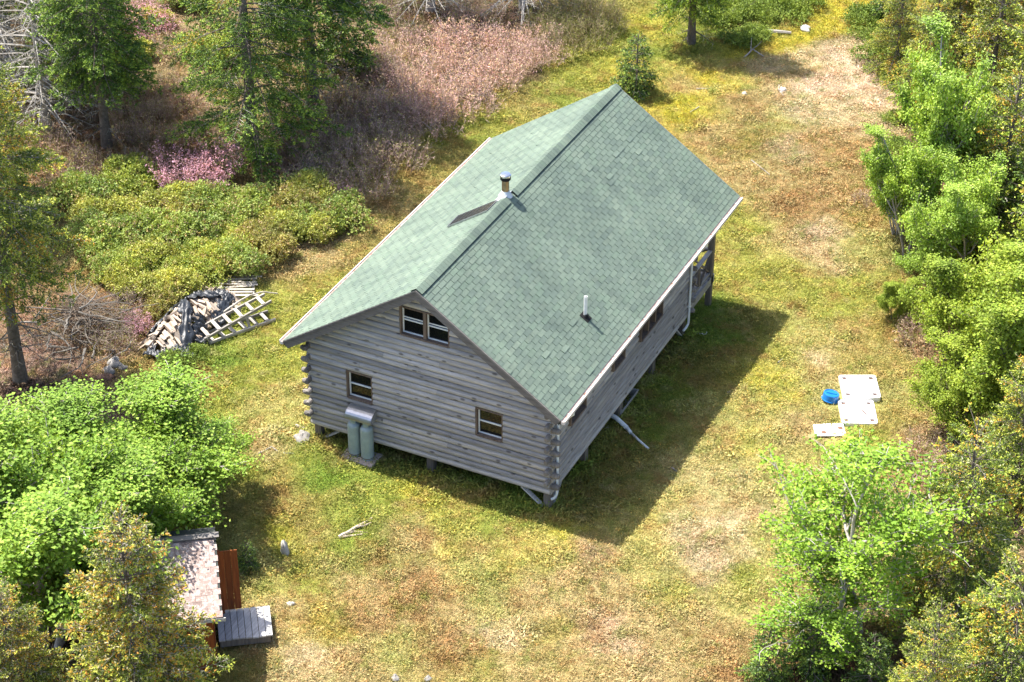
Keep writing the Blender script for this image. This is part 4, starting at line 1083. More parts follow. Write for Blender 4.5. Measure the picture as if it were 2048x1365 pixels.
for r in range(15):
    va = 2.30-r*.155
    for j in range(7):
        u0 = -1.86+j*.27-(r % 2)*.135; u1 = u0+.264; u0 = max(u0, -1.87); u1 = min(u1, -.05)
        if u1-u0 < .05: continue
        vb = va-.165; lift = wr.uniform(.004, .014)
        za, zb = 2.735-.264*va, 2.735-.264*vb
        V = [sh(u0, vb, zb-.005), sh(u1, vb, zb-.005), sh(u1, va, za-.012), sh(u0, va, za-.012), sh(u0, vb, zb+.006), sh(u1, vb, zb+.006), sh(u1, va, za+lift), sh(u0, va, za+lift)]
        cc = sum(V, Vector())/8
        g = wr.uniform(.7, 1.3); me = fastmesh('shingle', np.array([q-cc for q in V]), np.array(((3,2,1,0),(4,5,6,7),(0,1,5,4),(1,2,6,5),(2,3,7,6),(3,0,4,7)))[:, ::-1], LICH, np.tile((.26*g, .19*g, .165*g), (8, 1)))
        link('shingle', me, sroof, cc)
m = MB()
for s0, s1, a0, a1 in ((0, .13, 0, -.264*.13), (0, -.13, 0, -.065)):
    V = [sh(-1.88, s0, 2.765), sh(.02, s0, 2.765), sh(.02, s1, 2.765+a1+.02), sh(-1.88, s1, 2.765+a1+.02)]
    m.add(V, ((0, 1, 2, 3),))
o = m.build('ridge_strip', TRIM, sroof); o.modifiers.new('t', 'SOLIDIFY').thickness = .02
shbox('fascia_board', -1.86, .012, 2.29, 2.315, 2.0, 2.10, DECKW)
for i in range(4):
    shbox('door_board', -.24+i*.165, -.24+i*.165+.161, .045, .07, .42, 2.26, CEDAR)
for z in (.62, 2.0): shbox('door_batten', -.22, .40, .018, .044, z, z+.10, CEDAR)
shbox('door_frame', -.275, .0, .078, .13, .35, 2.33, CEDAR)
step = empty('plank_step', (0, 0, 0), 'grey plank step in front of the outhouse door', 'step')
for i in range(8):
    u0 = -.20+i*.163; shbox('plank', u0, u0+.150, -.0, 1.10+wr.uniform(-.02, .02), .315, .352, DECKW, step)
for v in (.02, 1.03): shbox('joist', -.18, 1.04, v, v+.05, .12, .312, POST, step)
for u in (-.15, .97):
    for v in (.08, .97): shbox('leg', u, u+.06, v, v+.05, -.1, .12, POST, step)
shbox('joist', 1.075, 1.095, .02, 1.08, .12, .312, POST, step)

# overhead cable to the tree by the track
m = MB(); P = []
A0, A1 = Vector((-9.0, 33.5, 5.2)), Vector((-3.5, 27.35, 3.1))
for i in range(19):
    t = i/18; p = A0.lerp(A1, t); p.z -= 1.0*4*t*(1-t)*.5; P.append(p)
m.tube(P, .018, 5); tag(m.build('cable', CABLE), 'pale overhead cable sagging above the far shrubs to the lone tree', 'cable')

# ------------------------------------------------------------------ trees and shrubs
def pick(rg, n, cols, p):
    c = np.array(cols)[rg.choice(len(cols), n, p=np.array(p)/sum(p))]
    return c*rg.uniform(.75, 1.25, (n, 1))

def make_spruce(name, seed, h, rmax, z0, gold=.2, lich=.15, keep=.85, spacing=.30, nper=6, droop=.25, dense=1.0, bare=0.25, dead=False, hue=(1, 1, 1), rotw=1.0):
    rg = np.random.default_rng(seed)
    trunkP = []; n = 9
    for i in range(n):
        t = i/(n-1); trunkP.append((rg.normal(0, .03)*h*.1*t, rg.normal(0, .03)*h*.1*t, h*t-.15*(1-t)))
    rad = np.interp(np.linspace(0, 1, n), [0, .1, 1], [.019*h+.03, .014*h+.02, .012])
    tv, tq = tubes([(trunkP, rad)], 8)
    tp = np.array(trunkP)
    paths = []; CC = []; DD = []; NN = []; LL = []; WW = []; KK = []; bw = []
    z = z0*.35 if not dead else z0
    while z < h*.985:
        t = max(0, (z-z0)/(h-z0)); low = z < z0
        prof = (1-t)**.75*min(1, .7+t*2.2)
        m = int(nper*(.8+.7*(1-t))) if not low else 4
        a0 = rg.uniform(0, 6.28)
        for j in range(m):
            if rg.random() > keep: continue
            az = a0+6.28*j/m+rg.normal(0, .25); L = (rmax*prof*rg.uniform(.6, 1.18)+.12)
            if low: L = rmax*rg.uniform(.25, .55)
            nodead = not (dead or low)
            e = np.interp(t, [0, .5, 1], [-.12, .12, .9])+rg.normal(0, .10)
            if low: e = rg.normal(-.2, .2)
            s = np.linspace(0, 1, 7)
            zz = z+rg.normal(0, .06)+L*(e*s-droop*1.3*s**2*(1-t)+.30*droop*4*s**3*.5*(1-t))
            bx = np.interp(z, tp[:, 2], tp[:, 0]); by = np.interp(z, tp[:, 2], tp[:, 1])
            wob = rg.normal(0, .05)*L
            P = np.stack([bx+np.cos(az)*L*s-np.sin(az)*wob*s*s, by+np.sin(az)*L*s+np.cos(az)*wob*s*s, zz], 1)
            paths.append((P, np.linspace(.010+.008*L, .004, 7)*(1.5 if not nodead else 1)))
            # side twigs
            k = max(4, int(L/.055*dense)) if nodead else max(3, int(L/.16))
            ss = np.sort(rg.uniform(.12 if nodead else .1, 1, k)); side = np.where(np.arange(k) % 2 == 0, 1, -1)
            base = np.stack([np.interp(ss, s, P[:, q]) for q in range(3)], 1)
            ax = unit(np.array([np.cos(az), np.sin(az), 0])); sd = np.array([-np.sin(az), np.cos(az), 0])
            tl = np.minimum(.48*L*(1.08-ss)+.07, .75)*rg.uniform(.6, 1.2, k)
            d = unit(ax*.75+side[:, None]*sd*.8+np.stack([np.zeros(k), np.zeros(k), rg.normal(-.12, .22, k)], 1))
            if not nodead:
                for q in range(k):
                    l = tl[q]*1.0; e1 = base[q]+d[q]*l*.5+rg.normal(0, .03, 3); e2 = base[q]+d[q]*l+rg.normal(0, .07, 3)
                    bw.append(([base[q], e1, e2], [.007, .005, .002]))
                    if rg.random() < .6: bw.append(([e1, e1+rg.normal(0, .12, 3)], [.005, .002]))
                continue
            # needle sprays along axis and twigs
            gk = rg.random(); kind = 0 if gk > gold else 1
            clumps = np.maximum(1, (tl/.0165).astype(int)); tot = clumps.sum()
            ti = np.repeat(np.arange(k), clumps); pos_ = rg.uniform(.05, 1, tot)**.7
            c = base[ti]+d[ti]*(tl[ti]*pos_)[:, None]; c[:, 2] -= .10*tl[ti]*pos_**2
            inner = ss[ti] < bare
            keepm = ~inner | (rg.random(tot) < .25)
            c = c[keepm]; dd = d[ti][keepm]
            q = len(c)
            CC.append(c+rg.normal(0, .012, (q, 3))); DD.append(unit(dd*.8+rg.normal(0, .55, (q, 3)))); NN.append(unit(rg.normal(0, .8, (q, 3))+[0, 0, .8]))
            LL.append(rg.uniform(.055, .10, q)); WW.append(rg.uniform(.026, .042, q))
            tip = (pos_[keepm] > .72) & (rg.random(q) < .75)
            base_c = pick(rg, q, [(.085, .125, .034), (.115, .155, .042), (.06, .095, .03)], [3, 2, 2])
            if kind: base_c = np.where((rg.random((q, 1)) < .55), pick(rg, q, [(.34, .22, .045), (.30, .22, .05), (.34, .15, .045)], [3, 3, 1]), base_c)
            base_c = np.where(tip[:, None], pick(rg, q, [(.28, .31, .065), (.23, .28, .055)], [1, 1]), base_c)
            li = (rg.random(q) < .7*lich*(1.6-1.2*ss[ti][keepm]))
            base_c = np.where(li[:, None], pick(rg, q, [(.30, .30, .25), (.24, .24, .19)], [1, 1]), base_c)
            KK.append(base_c*np.array(hue))
            if rg.random() < lich*2.5:
                for q in range(0, k, 3):
                    l = tl[q]*.8; bw.append(([base[q], base[q]+d[q]*l*.5+rg.normal(0, .02, 3), base[q]+d[q]*l+np.array([0, 0, -.06])], [.008, .006, .002]))
        z += spacing*rg.uniform(.7, 1.3)*(1 if not low else 1.6)
    # top leader
    parts = {}
    parts['trunk'] = fastmesh('trunk', tv, tq, DEADW if dead else BARK, None, True)
    bv, bq = tubes(paths, 4); 
    parts['branches'] = fastmesh('branches', bv, bq, DEADW if dead else BARK)
    if bw:
        v3, q3 = tubes(bw, 3); parts['twigs'] = fastmesh('twigs', v3, q3, TWIG, pick(rg, len(v3)//3, [(.36, .34, .30), (.44, .42, .37), (.30, .27, .23)], [2, 2, 1]).repeat(3, 0))
    if CC:
        C = np.concatenate(CC); V, Qd = leaves(C, np.concatenate(DD), np.concatenate(NN), np.concatenate(LL), np.concatenate(WW))
        parts['crown'] = fastmesh('crown', V, Qd, NEEDLE, np.repeat(np.concatenate(KK), 4, 0))
    return parts

def make_broadleaf(name, seed, h, spread, stems=3, leaf=(.07, .055), per=26, cols=None, bark=BIRCHB, clumpr=.22, z0=.25, lv=3, upright=.5, tmin=.28, k0=0, tr=1.0):
    rg = np.random.default_rng(seed); paths = []; tips = []
    def grow(p, d, L, r, level):
        n = 5; P = [p]; dd = np.array(d)
        for i in range(n-1):
            dd = unit(dd+rg.normal(0, .13, 3)+np.array([0, 0, .05*upright])); P.append(P[-1]+dd*L/(n-1))
        P = np.array(P); paths.append((P, np.linspace(r, r*.5, n)))
        if level >= lv:
            tips.append((P, L)); return
        kids = rg.integers(5, 8)+(k0 if level == 0 else 0) if level < lv-1 else rg.integers(4, 7)
        for q in range(kids):
            t = rg.uniform(tmin if level == 0 else .2, 1.0); b0 = np.array([np.interp(t*(n-1), range(n), P[:, c]) for c in range(3)])
            az = rg.uniform(0, 6.28); out = np.array([np.cos(az), np.sin(az), 0])
            nd = unit(dd*(.55 if level == 0 else .7)+out*rg.uniform(.5, 1.1)*(spread/h*1.7 if level == 0 else 1)+np.array([0, 0, .28*upright]))
            grow(b0, nd, L*rg.uniform(.40, .66)*(1.15-.35*t), r*.5, level+1)
        grow(P[-1], dd, L*.45, r*.5, level+1)
    for s in range(stems):
        az = rg.uniform(0, 6.28)+6.28*s/stems; tilt = rg.uniform(.05, .35) if stems > 1 else .04
        grow(np.array([np.cos(az)*.12*(stems > 1), np.sin(az)*.12*(stems > 1), -.1]), unit([np.cos(az)*tilt, np.sin(az)*tilt, 1]), h*rg.uniform(.55, .72), (.012*h+.02)*tr, 0)
    C = []; D = []
    for P, L in tips:
        t = rg.uniform(.1, 1, per)*4
        c = np.stack([np.interp(t, range(5), P[:, q]) for q in range(3)], 1)+rg.normal(0, clumpr*.55, (per, 3))*[1, 1, .7]
        C.append(c); D.append(rg.normal(0, 1, (per, 3)))
    C = np.concatenate(C); D = np.concatenate(D); 
    k = C[:, 2] > z0*h*.5
    C = C[k]; D = unit(D[k]*[1, 1, .5]+[0, 0, -.15]); q = len(C)
    V, Qd = leaves(C, D, unit(rg.normal(0, .55, (q, 3))+[0, 0, 1]), rg.uniform(*sorted((leaf[0]*.75, leaf[0]*1.3)), q), rg.uniform(leaf[1]*.75, leaf[1]*1.25, q), .15)
    cols = cols or [(.13, .26, .035), (.17, .30, .045), (.10, .21, .03), (.22, .33, .07)]
    kc = pick(rg, q, cols, [3, 3, 2, 1])
    tv, tq = tubes([x for x in paths if len(x[0]) and x[1][0] > .02] or paths[:1], 7); bv, bq = tubes([x for x in paths if x[1][0] <= .02] or paths[-1:], 4)
    kx = spread/2/np.percentile(np.hypot(C[:, 0], C[:, 1]), 94); kz = h/np.percentile(C[:, 2], 97)
    for A in (V, tv, bv):
        A[:, :2] *= kx; A[:, 2] *= kz; A[:, 2] = np.where(A[:, 2] > h*.95, h*.95+(A[:, 2]-h*.95)*.35, A[:, 2])
    return {'trunk': fastmesh('trunk', tv, tq, bark, None, True), 'branches': fastmesh('branches', bv, bq, bark), 'crown': fastmesh('crown', V, Qd, LEAF, np.repeat(kc, 4, 0))}, C

def make_bush(seed, r, h, n, leaf, cols, w, mat, spread=.08, shell=.55, lumps=7):
    rg = np.random.default_rng(seed)
    lc = np.stack([rg.uniform(-.6, .6, lumps)*r, rg.uniform(-.6, .6, lumps)*r, rg.uniform(.35, .7, lumps)*h], 1); lr = rg.uniform(.38, .6, lumps)*r
    li = rg.integers(0, lumps, n); d = unit(rg.normal(0, 1, (n, 3))+[0, 0, .35]); rr_ = rg.uniform(shell, 1, n)
    c = lc[li]+d*(lr[li]*rr_)[:, None]*[1, 1, .85*h/r if h < r else .9]
    k = c[:, 2] > .02; c = c[k]; d = d[k]; n = len(c); m = 6
    C = np.repeat(c, m, 0)+rg.normal(0, spread*.4, (n*m, 3)); D = unit(np.repeat(d, m, 0)*.5+rg.normal(0, .8, (n*m, 3))+[0, 0, .3]); q = n*m
    V, Qd = leaves(C, D, unit(rg.normal(0, .7, (q, 3))+[0, 0, .8]), rg.uniform(leaf[0]*.7, leaf[0]*1.3, q), rg.uniform(leaf[1]*.7, leaf[1]*1.3, q), .1)
    kc = pick(rg, n, cols, w).repeat(m, 0)*rg.uniform(.8, 1.2, (q, 1))
    st = []
    for i in range(26):
        a = rg.uniform(0, 6.28); e = lc[rg.integers(0, lumps)]+rg.normal(0, .12, 3)*r; st.append(([[np.cos(a)*.08*r, np.sin(a)*.08*r, -.05], (e*[.5, .5, .45]), e], [.014, .010, .005]))
    sv, sq = tubes(st, 4)
    return {'stems': fastmesh('stems', sv, sq, BARK), 'foliage': fastmesh('foliage', V, Qd, mat, np.repeat(kc, 4, 0))}

def make_twigbush(seed, r, h, stems, cols, w, bloom=0, bcols=None, leafy=0):
    rg = np.random.default_rng(seed); C = []; D = []; L = []; Wd = []; tips = []
    for i in range(stems):
        a = rg.uniform(0, 6.28); rad = r*math.sqrt(rg.uniform(0, 1)); b0 = np.array([np.cos(a)*rad*.75, np.sin(a)*rad*.75, 0])
        d = unit([np.cos(a)*rad/r*.55+rg.normal(0, .15), np.sin(a)*rad/r*.55+rg.normal(0, .15), 1]); l = h*rg.uniform(.55, 1.05)*(1-.35*(rad/r)**2)
        C.append(b0); D.append(d); L.append(l); Wd.append(.016)
        for j in range(13):
            t = rg.uniform(.25, 1); p = b0+d*l*t; dd = unit(d*.8+rg.normal(0, .5, 3)+[0, 0, .2]); ll = rg.uniform(.12, .32)*h*.8
            C.append(p); D.append(dd); L.append(ll); Wd.append(.011); tips.append(p+dd*ll)
            if j % 2 == 0:
                p2 = p+dd*ll*.5; d2 = unit(dd+rg.normal(0, .6, 3)); C.append(p2); D.append(d2); L.append(ll*.6); Wd.append(.008); tips.append(p2+d2*ll*.6)
    C = np.array(C); D = np.array(D); q = len(C); L = np.array(L); Wd = np.array(Wd)
    V, Qd = leaves(C, D, unit(rg.normal(0, 1, (q, 3))), L, Wd); kc = pick(rg, q, cols, w)
    out = {'stems': fastmesh('stems', V, Qd, TWIG, np.repeat(kc, 4, 0))}
    tips = np.array(tips)
    if bloom:
        m = int(len(tips)*bloom); t = tips[rg.choice(len(tips), m, replace=False)]; t = t.repeat(3, 0)+rg.normal(0, .025, (m*3, 3)); q = len(t)
        V, Qd = leaves(t, unit(rg.normal(0, 1, (q, 3))), unit(rg.normal(0, .6, (q, 3))+[0, 0, 1]), rg.uniform(.035, .06, q), rg.uniform(.03, .045, q), .2)
        out['blossom'] = fastmesh('blossom', V, Qd, BUSHLEAF, np.repeat(pick(rg, q, bcols, [1]*len(bcols)), 4, 0))
    if leafy:
        m = int(len(tips)*leafy); t = tips[rg.choice(len(tips), m, replace=False)]; t = t.repeat(2, 0)+rg.normal(0, .02, (m*2, 3)); q = len(t)
        V, Qd = leaves(t, unit(rg.normal(0, 1, (q, 3))), unit(rg.normal(0, .6, (q, 3))+[0, 0, 1]), rg.uniform(.03, .055, q), rg.uniform(.02, .03, q), .2)
        out['leaves'] = fastmesh('leaves', V, Qd, BUSHLEAF, np.repeat(pick(rg, q, [(.16, .18, .05), (.2, .2, .06)], [1, 1]), 4, 0))
    return out

PLANTED = [(-4.5, -.4), (.3, -.6)]
def plant(name, parts, xy, label, cat, group=None, rz=0, sc=1.0, zs=None, tilt=(0, 0), dz=0):
    r = empty(name, (xy[0], xy[1], gz(xy[0], xy[1])+dz), label, cat, group); r.rotation_euler = (tilt[0], tilt[1], rz); r.scale = (sc, sc, zs or sc)
    PLANTED.append((xy[0], xy[1]))
    for nm, me in parts.items():
        o = link(nm, me, r)
        if nm in ('twigs', 'branches', 'stems', 'leaves', 'blossom'): tag(o, kind='stuff')
    return r

# conifers --------------------------------------------------------------------------------
SP_A = make_spruce('a', 1, 10.5, 2.4, 2.6, gold=.06, lich=.05, keep=.85, hue=(.95, 1.2, .8), droop=.3)
SP_B = make_spruce('b', 2, 13.0, 3.3, 1.0, gold=.06, lich=.07, keep=.72, spacing=.34, hue=(1.0, 1.22, .8), droop=.35, bare=.42)
SP_G = make_spruce('g', 3, 8.0, 2.5, .6, gold=.6, lich=.26, keep=.95, hue=(1.4, 1.3, .9), nper=9, spacing=.26)
SP_E = make_spruce('e', 14, 11.5, 2.6, 3.4, gold=.3, lich=.12, keep=.82, hue=(1.45, 1.4, .95), droop=.3)
SP_H = make_spruce('h', 4, 8.5, 2.6, .4, gold=.35, lich=.15, keep=.85, hue=(1.6, 1.5, .95))
SP_S = make_spruce('s', 5, 2.2, .85, .1, gold=.02, lich=.06, keep=.85, spacing=.17, nper=6, hue=(.85, 1.05, .8), bare=.15)
SP_L = make_spruce('l', 6, 6.0, 2.2, .3, gold=.25, lich=.14, keep=.9, hue=(1.5, 1.5, .95), nper=7)
SP_D = make_spruce('d', 7, 9.5, 2.6, .8, dead=True, keep=.85, spacing=.34, nper=6, droop=.35)
SP_T = make_spruce('t', 8, 9.5, 2.0, 1.7, gold=.05, lich=.05, keep=.9, hue=(1.4, 1.6, .8), bare=.15)

def sp(parts, xy, label, group, **k): return plant('spruce_tree', parts, xy, label, 'spruce', group, **k)
GN = 'spruces around the clearing'
sp(SP_A, (-18.32, 11.42), 'slim green spruce with bare grey lower trunk at the back left edge of the scrub', GN, rz=.4)
sp(SP_B, (-13.48, 12.99), 'huge spreading spruce with gaps showing its trunk, behind the pink rhodora', GN, rz=1.2)
sp(SP_A, (-13.45, 16.86), 'tall spruce with long bare dark trunk beside the huge spreading spruce', GN, rz=2.9, sc=1.25)
plant('dead_spruce', SP_D, (-20.88, 11.54), 'dead grey spruce with bare drooping branches at the back left', 'dead spruce', None, rz=.3, sc=1.0)
plant('dead_spruce', SP_D, (-23.83, 13.07), 'dead grey spruce at the very left edge behind the olive spruce', 'dead spruce', None, rz=2.3, sc=.95)
plant('dead_spruce', SP_D, (-13.41, 25.66), 'dead grey-trunked spruce at the far edge left of the two behind the bare shrubs', 'dead spruce', None, rz=2.0, sc=.95)
plant('dead_spruce', SP_D, (-10.38, 27.46), 'dead grey-trunked spruce at the far edge nearest the yellow-green lawn', 'dead spruce', None, rz=4.0, sc=1.0)
sp(SP_E, (-12.55, -1.18), 'olive spruce with a leaning grey trunk beside the brush pile', GN, rz=1.0, sc=1.0)
sp(SP_B, (-21.15, 13.97), 'dark spruce deep in the back left woods', GN, rz=2.2, sc=.85)
sp(SP_H, (-19.73, 5.78), 'olive spruce at the left edge beyond the brush pile', GN, rz=2.4, sc=1.15)
sp(SP_A, (-25.35, 15.40), 'dark spruce in the back left corner behind the dead one', GN, rz=4.4, sc=1.1)
sp(SP_T, (-3.51, 27.51), 'lone spruce with a thick trunk standing by the mossy track', 'lone spruces', rz=.6, sc=.92, zs=1.0)
sp(SP_S, (-3.79, 22.99), 'young spruce just behind the far ridge end of the cabin', 'lone spruces', rz=.9, sc=1.05)
sp(SP_S, (-13.81, 19.77), 'bright green young fir beside the long bare dark trunk', 'lone spruces', rz=2.9, sc=1.7)
sp(SP_S, (-2.33, -5.41), 'small spruce seedling by the outhouse door', 'lone spruces', rz=.2, sc=.42)
sp(SP_G, (-0.11, -13.02), 'golden olive spruce full of cones in front of the outhouse', GN, rz=.5, sc=1.0)
sp(SP_G, (-2.88, -13.86), 'golden olive spruce in the near left corner', GN, rz=2.5, sc=.72)
RS = [(SP_H, (3.99, 28.58), .50, 'low olive spruce at the edge of the pale dry patch'), (SP_H, (5.98, 25.72), .66, 'golden spruce just above the bright birch'), (SP_G, (5.55, 30.25), .78, 'rusty olive spruce in the far right woods'),
      (SP_H, (8.27, 24.84), .95, 'big olive spruce behind the bright birch'), (SP_L, (9.96, 23.36), 1.15, 'dense olive spruce at the right edge behind the birch'), (SP_H, (7.90, 31.87), .9, 'olive spruce in the far right corner'),
      (SP_L, (10.60, 17.67), 1.15, 'grey-twigged spruce at the right edge beside the birch'), (SP_L, (13.20, 15.14), 1.2, 'spruce behind the yellow-green alder at the right edge'), (SP_G, (5.49, 34.44), .8, 'rusty olive spruce at the top right edge'),
      (SP_S, (2.41, 32.67), 1.1, 'small dark fir beside the end of the mossy track'), (SP_S, (11.60, 16.86), 1.9, 'bright green fir at the right edge above the alder'),
      (SP_L, (14.35, 5.76), .80, 'olive spruce at the right edge below the alder'), (SP_L, (14.18, 0.78), 1.0, 'dense dark olive spruce right of the thin maple'), (SP_L, (16.44, -3.33), 1.0, 'olive spruce in the near right corner'),
      (SP_H, (15.07, -5.06), .62, 'yellow-green spruce at the bottom right edge'), (SP_S, (11.81, -2.70), 1.0, 'dark young spruce under the thin maple'), (SP_S, (10.93, -3.62), .8, 'low dark green spruce at the bottom edge left of the maple'), (SP_S, (13.29, -3.03), .9, 'young spruce at the bottom edge below the maple trunk')]
for i, (P, xy, s, lb) in enumerate(RS): sp(P, xy, lb, GN, rz=i*1.7+.3, sc=s)

# broadleaved trees -----------------------------------------------------------------------
YG = [(.18, .305, .038), (.235, .36, .052), (.14, .235, .03), (.31, .41, .09)]
LG = [(.27, .41, .06), (.34, .48, .085), (.20, .31, .045), (.44, .55, .16)]
AL = [(.24, .34, .04), (.30, .385, .052), (.19, .265, .035), (.35, .42, .09)]
BL_A, _ = make_broadleaf('a', 21, 5.0, 5.2, 3, (.085, .068), 46, YG, BIRCHB, .32, .2, k0=1)
BL_F, _ = make_broadleaf('f', 27, 6.0, 4.6, 2, (.085, .068), 46, YG, BIRCHB, .30, .25, k0=1)
BL_B, _ = make_broadleaf('b', 22, 6.0, 3.1, 3, (.115, .095), 40, LG, BIRCHB, .26, .05, tmin=.12)
BL_C, _ = make_broadleaf('c', 23, 4.2, 3.6, 4, (.085, .068), 32, AL, BARK, .22, .1)
BL_M, _ = make_broadleaf('m', 24, 6.1, 4.9, 1, (.09, .075), 22, [(.21, .36, .035), (.27, .42, .05), (.16, .28, .03), (.34, .46, .08)], BIRCHB, .22, .05, tmin=.2, k0=5, tr=.8)
def bl_(name, parts, xy, label, cat, group=None, **k): return plant(name, parts, xy, label, cat, group, **k)
GB = 'broadleaved trees around the clearing'
bl_('maple_tree', BL_A, (-5.06, -9.90), 'big light green tree with pale forked trunks left of the outhouse', 'tree', GB, rz=.5, sc=1.2)
bl_('maple_tree', BL_A, (-5.51, -5.86), 'light green tree arching over the outhouse roof ridge', 'tree', GB, rz=2.7, sc=1.0, zs=.78)
bl_('maple_tree', BL_A, (-5.24, -4.11), 'low light green sapling tree on the grass above the outhouse', 'tree', GB, rz=1.9, sc=.55, zs=.5)
bl_('maple_tree', BL_F, (-7.44, -7.36), 'light green tree below the brush pile at the left edge', 'tree', GB, rz=4.1, sc=1.1, zs=.78)
bl_('maple_tree', BL_F, (-12.55, -3.73), 'thin light green tree in front of the leaning spruce trunk', 'tree', GB, rz=1.1, sc=.55)
bl_('maple_tree', BL_A, (-5.04, -8.03), 'light green tree right behind the golden spruce', 'tree', GB, rz=3.6, sc=.95, zs=.95)
bl_('maple_tree', BL_F, (-6.93, -9.59), 'light green tree at the left edge level with the outhouse', 'tree', GB, rz=5.6, sc=1.0, zs=.9)
bl_('birch_tree', BL_B, (8.56, 17.84), 'bright green birch with the highest crown on the right', 'birch', GB, rz=.7, sc=1.22, zs=1.12)
bl_('birch_tree', BL_B, (8.17, 16.47), 'bright green birch leaning out over the brown heath', 'birch', GB, rz=2.0, sc=.9, zs=.75)
bl_('birch_tree', BL_B, (10.13, 14.86), 'bright green birch just below the tall bright birch', 'birch', GB, rz=3.3, sc=1.05, zs=.8)
bl_('birch_tree', BL_B, (7.49, 17.48), 'low birch sapling nearest the brown heath', 'birch', GB, rz=1.2, sc=.62, zs=.42)
bl_('birch_tree', BL_B, (9.21, 15.04), 'low birch sapling in front of the tall bright birch', 'birch', GB, rz=4.2, sc=.75, zs=.45)
bl_('birch_tree', BL_B, (9.85, 16.64), 'low birch between the tall bright birch and the grey spruces', 'birch', GB, rz=2.9, sc=.8, zs=.5)
bl_('birch_tree', BL_B, (9.91, 18.68), 'thin green birch among the grey spruces at the right', 'birch', GB, rz=5.3, sc=.75)
bl_('alder_tree', BL_C, (11.26, 11.25), 'yellow-green alder above the brown hollow', 'alder', GB, rz=.4, sc=.95)
bl_('alder_tree', BL_C, (13.21, 8.43), 'wide yellow-green alder to the right of the white lids', 'alder', GB, rz=1.4, sc=1.25)
bl_('alder_tree', BL_C, (12.29, 7.46), 'loose yellow-green alder at the edge of the red scrub', 'alder', GB, rz=2.8, sc=.72)
bl_('alder_tree', BL_C, (13.59, 11.28), 'yellow-green alder at the right edge', 'alder', GB, rz=5.0, sc=1.3)
bl_('maple_tree', BL_M, (12.46, -0.99), 'thin young tree with pale limbs showing, near the bottom right', 'tree', GB, rz=.9, sc=.98, zs=.96)
bl_('maple_tree', BL_M, (11.70, -1.87), 'low leafy sapling left of the thin young tree with pale limbs', 'sapling', GB, rz=3.1, sc=.72, zs=.5)
bl_('alder_tree', BL_C, (8.83, 12.99), 'tiny yellow-green sapling on the heath below the birches', 'sapling', GB, rz=.9, sc=.36)

# shrubs ----------------------------------------------------------------------------------
BAY = [make_bush(31+i, 1.15, .95, 1700, (.07, .048), [[(.29, .36, .075), (.40, .46, .11), (.20, .27, .055), (.36, .33, .12)], [(.36, .40, .09), (.46, .48, .13), (.28, .31, .07), (.40, .34, .15)], [(.24, .33, .08), (.34, .42, .12), (.17, .24, .055), (.32, .26, .13)], [(.30, .31, .09), (.38, .36, .13), (.22, .21, .07), (.38, .28, .16)]][i], [3, 3, 2, 1.5], BUSHLEAF, lumps=[7, 5, 9, 6][i]) for i in range(4)]
JUN = [make_bush(41+i, 1.0, .45, 800, (.08, .036), [(.18, .25, .04), (.23, .30, .05), (.13, .19, .035)], [3, 2, 2], NEEDLE) for i in range(2)]
TW = [make_twigbush(51+i, .95, 1.25, 62, [(.36, .25, .22), (.50, .36, .32), (.62, .46, .42), (.46, .37, .26)], [2, 3, 2, 1], .22, [(.66, .42, .43), (.56, .44, .28)]) for i in range(3)]
TWP = [make_twigbush(61+i, .8, 1.1, 50, [(.22, .15, .12), (.3, .2, .17)], [1, 1], .65, [(.56, .31, .43), (.62, .38, .48), (.48, .28, .36)]) for i in range(2)]
TWD = [make_twigbush(71+i, .95, 1.05, 60, [(.34, .24, .22), (.44, .32, .29), (.50, .38, .33)], [2, 2, 1], .12, [(.52, .38, .34), (.36, .38, .12)], .25) for i in range(2)]
TWG = [make_twigbush(81+i, .95, 1.1, 55, [(.28, .21, .15), (.36, .29, .2)], [1, 1], 0, None, .9) for i in range(2)]
sr = random.Random(4)
def spread(kind, name, pts, label, cat, group, s0=.8, s1=1.2, dz=0):
    for i, xy in enumerate(pts): plant(name, sr.choice(kind), (xy[0]+sr.uniform(-.15, .15), xy[1]+sr.uniform(-.15, .15)), label, cat, group, rz=sr.uniform(0, 6), sc=sr.uniform(s0, s1), dz=dz)
for pts_, lb_ in (([(-16.30, 10.38),(-15.95, 8.71),(-14.10, 8.55),(-16.45, 7.75)], 'green bayberry bush in the thicket left of and below the pink rhodora'),
    ([(-12.63, 8.93),(-11.19, 9.64),(-10.37, 10.75),(-10.11, 11.60)], 'green bayberry bush in the thicket under the spreading spruce, beside the pale rhodora'),
    ([(-9.50, 11.18),(-8.74, 10.50),(-9.44, 9.81),(-10.14, 9.12)], 'green bayberry bush at the brown path end of the thicket'),
    ([(-15.33, 7.25),(-14.73, 5.84),(-13.82, 5.62),(-13.66, 7.04)], 'green bayberry bush in the thicket next to the olive left-edge spruce'),
    ([(-12.22, 7.41),(-10.95, 8.04)], 'green bayberry bush in the middle of the thicket'),
    ([(-12.24, 5.74),(-12.53, 4.00),(-13.29, 4.58),(-11.44, 4.54)], 'green bayberry bush in the thicket above the near end of the woodpile'),
    ([(-11.15, 6.61),(-10.95, 5.73),(-10.04, 7.16),(-9.51, 8.08)], 'green bayberry bush in the thicket above the pallet and far end of the woodpile')):
    spread(BAY, 'bayberry_bush', pts_, lb_, 'bush', lb_.replace('green bayberry bush', 'bayberry bushes'), .8, 1.2)
spread(BAY, 'bayberry_bush', [(-21.69, 20.01),(-20.88, 17.16),(-22.14, 21.73),(-18.17, 18.95)], 'sunlit bayberry bush deep in the woods around the pink blossom', 'bush', 'bayberry bushes deep in the back left woods', .8, 1.1)
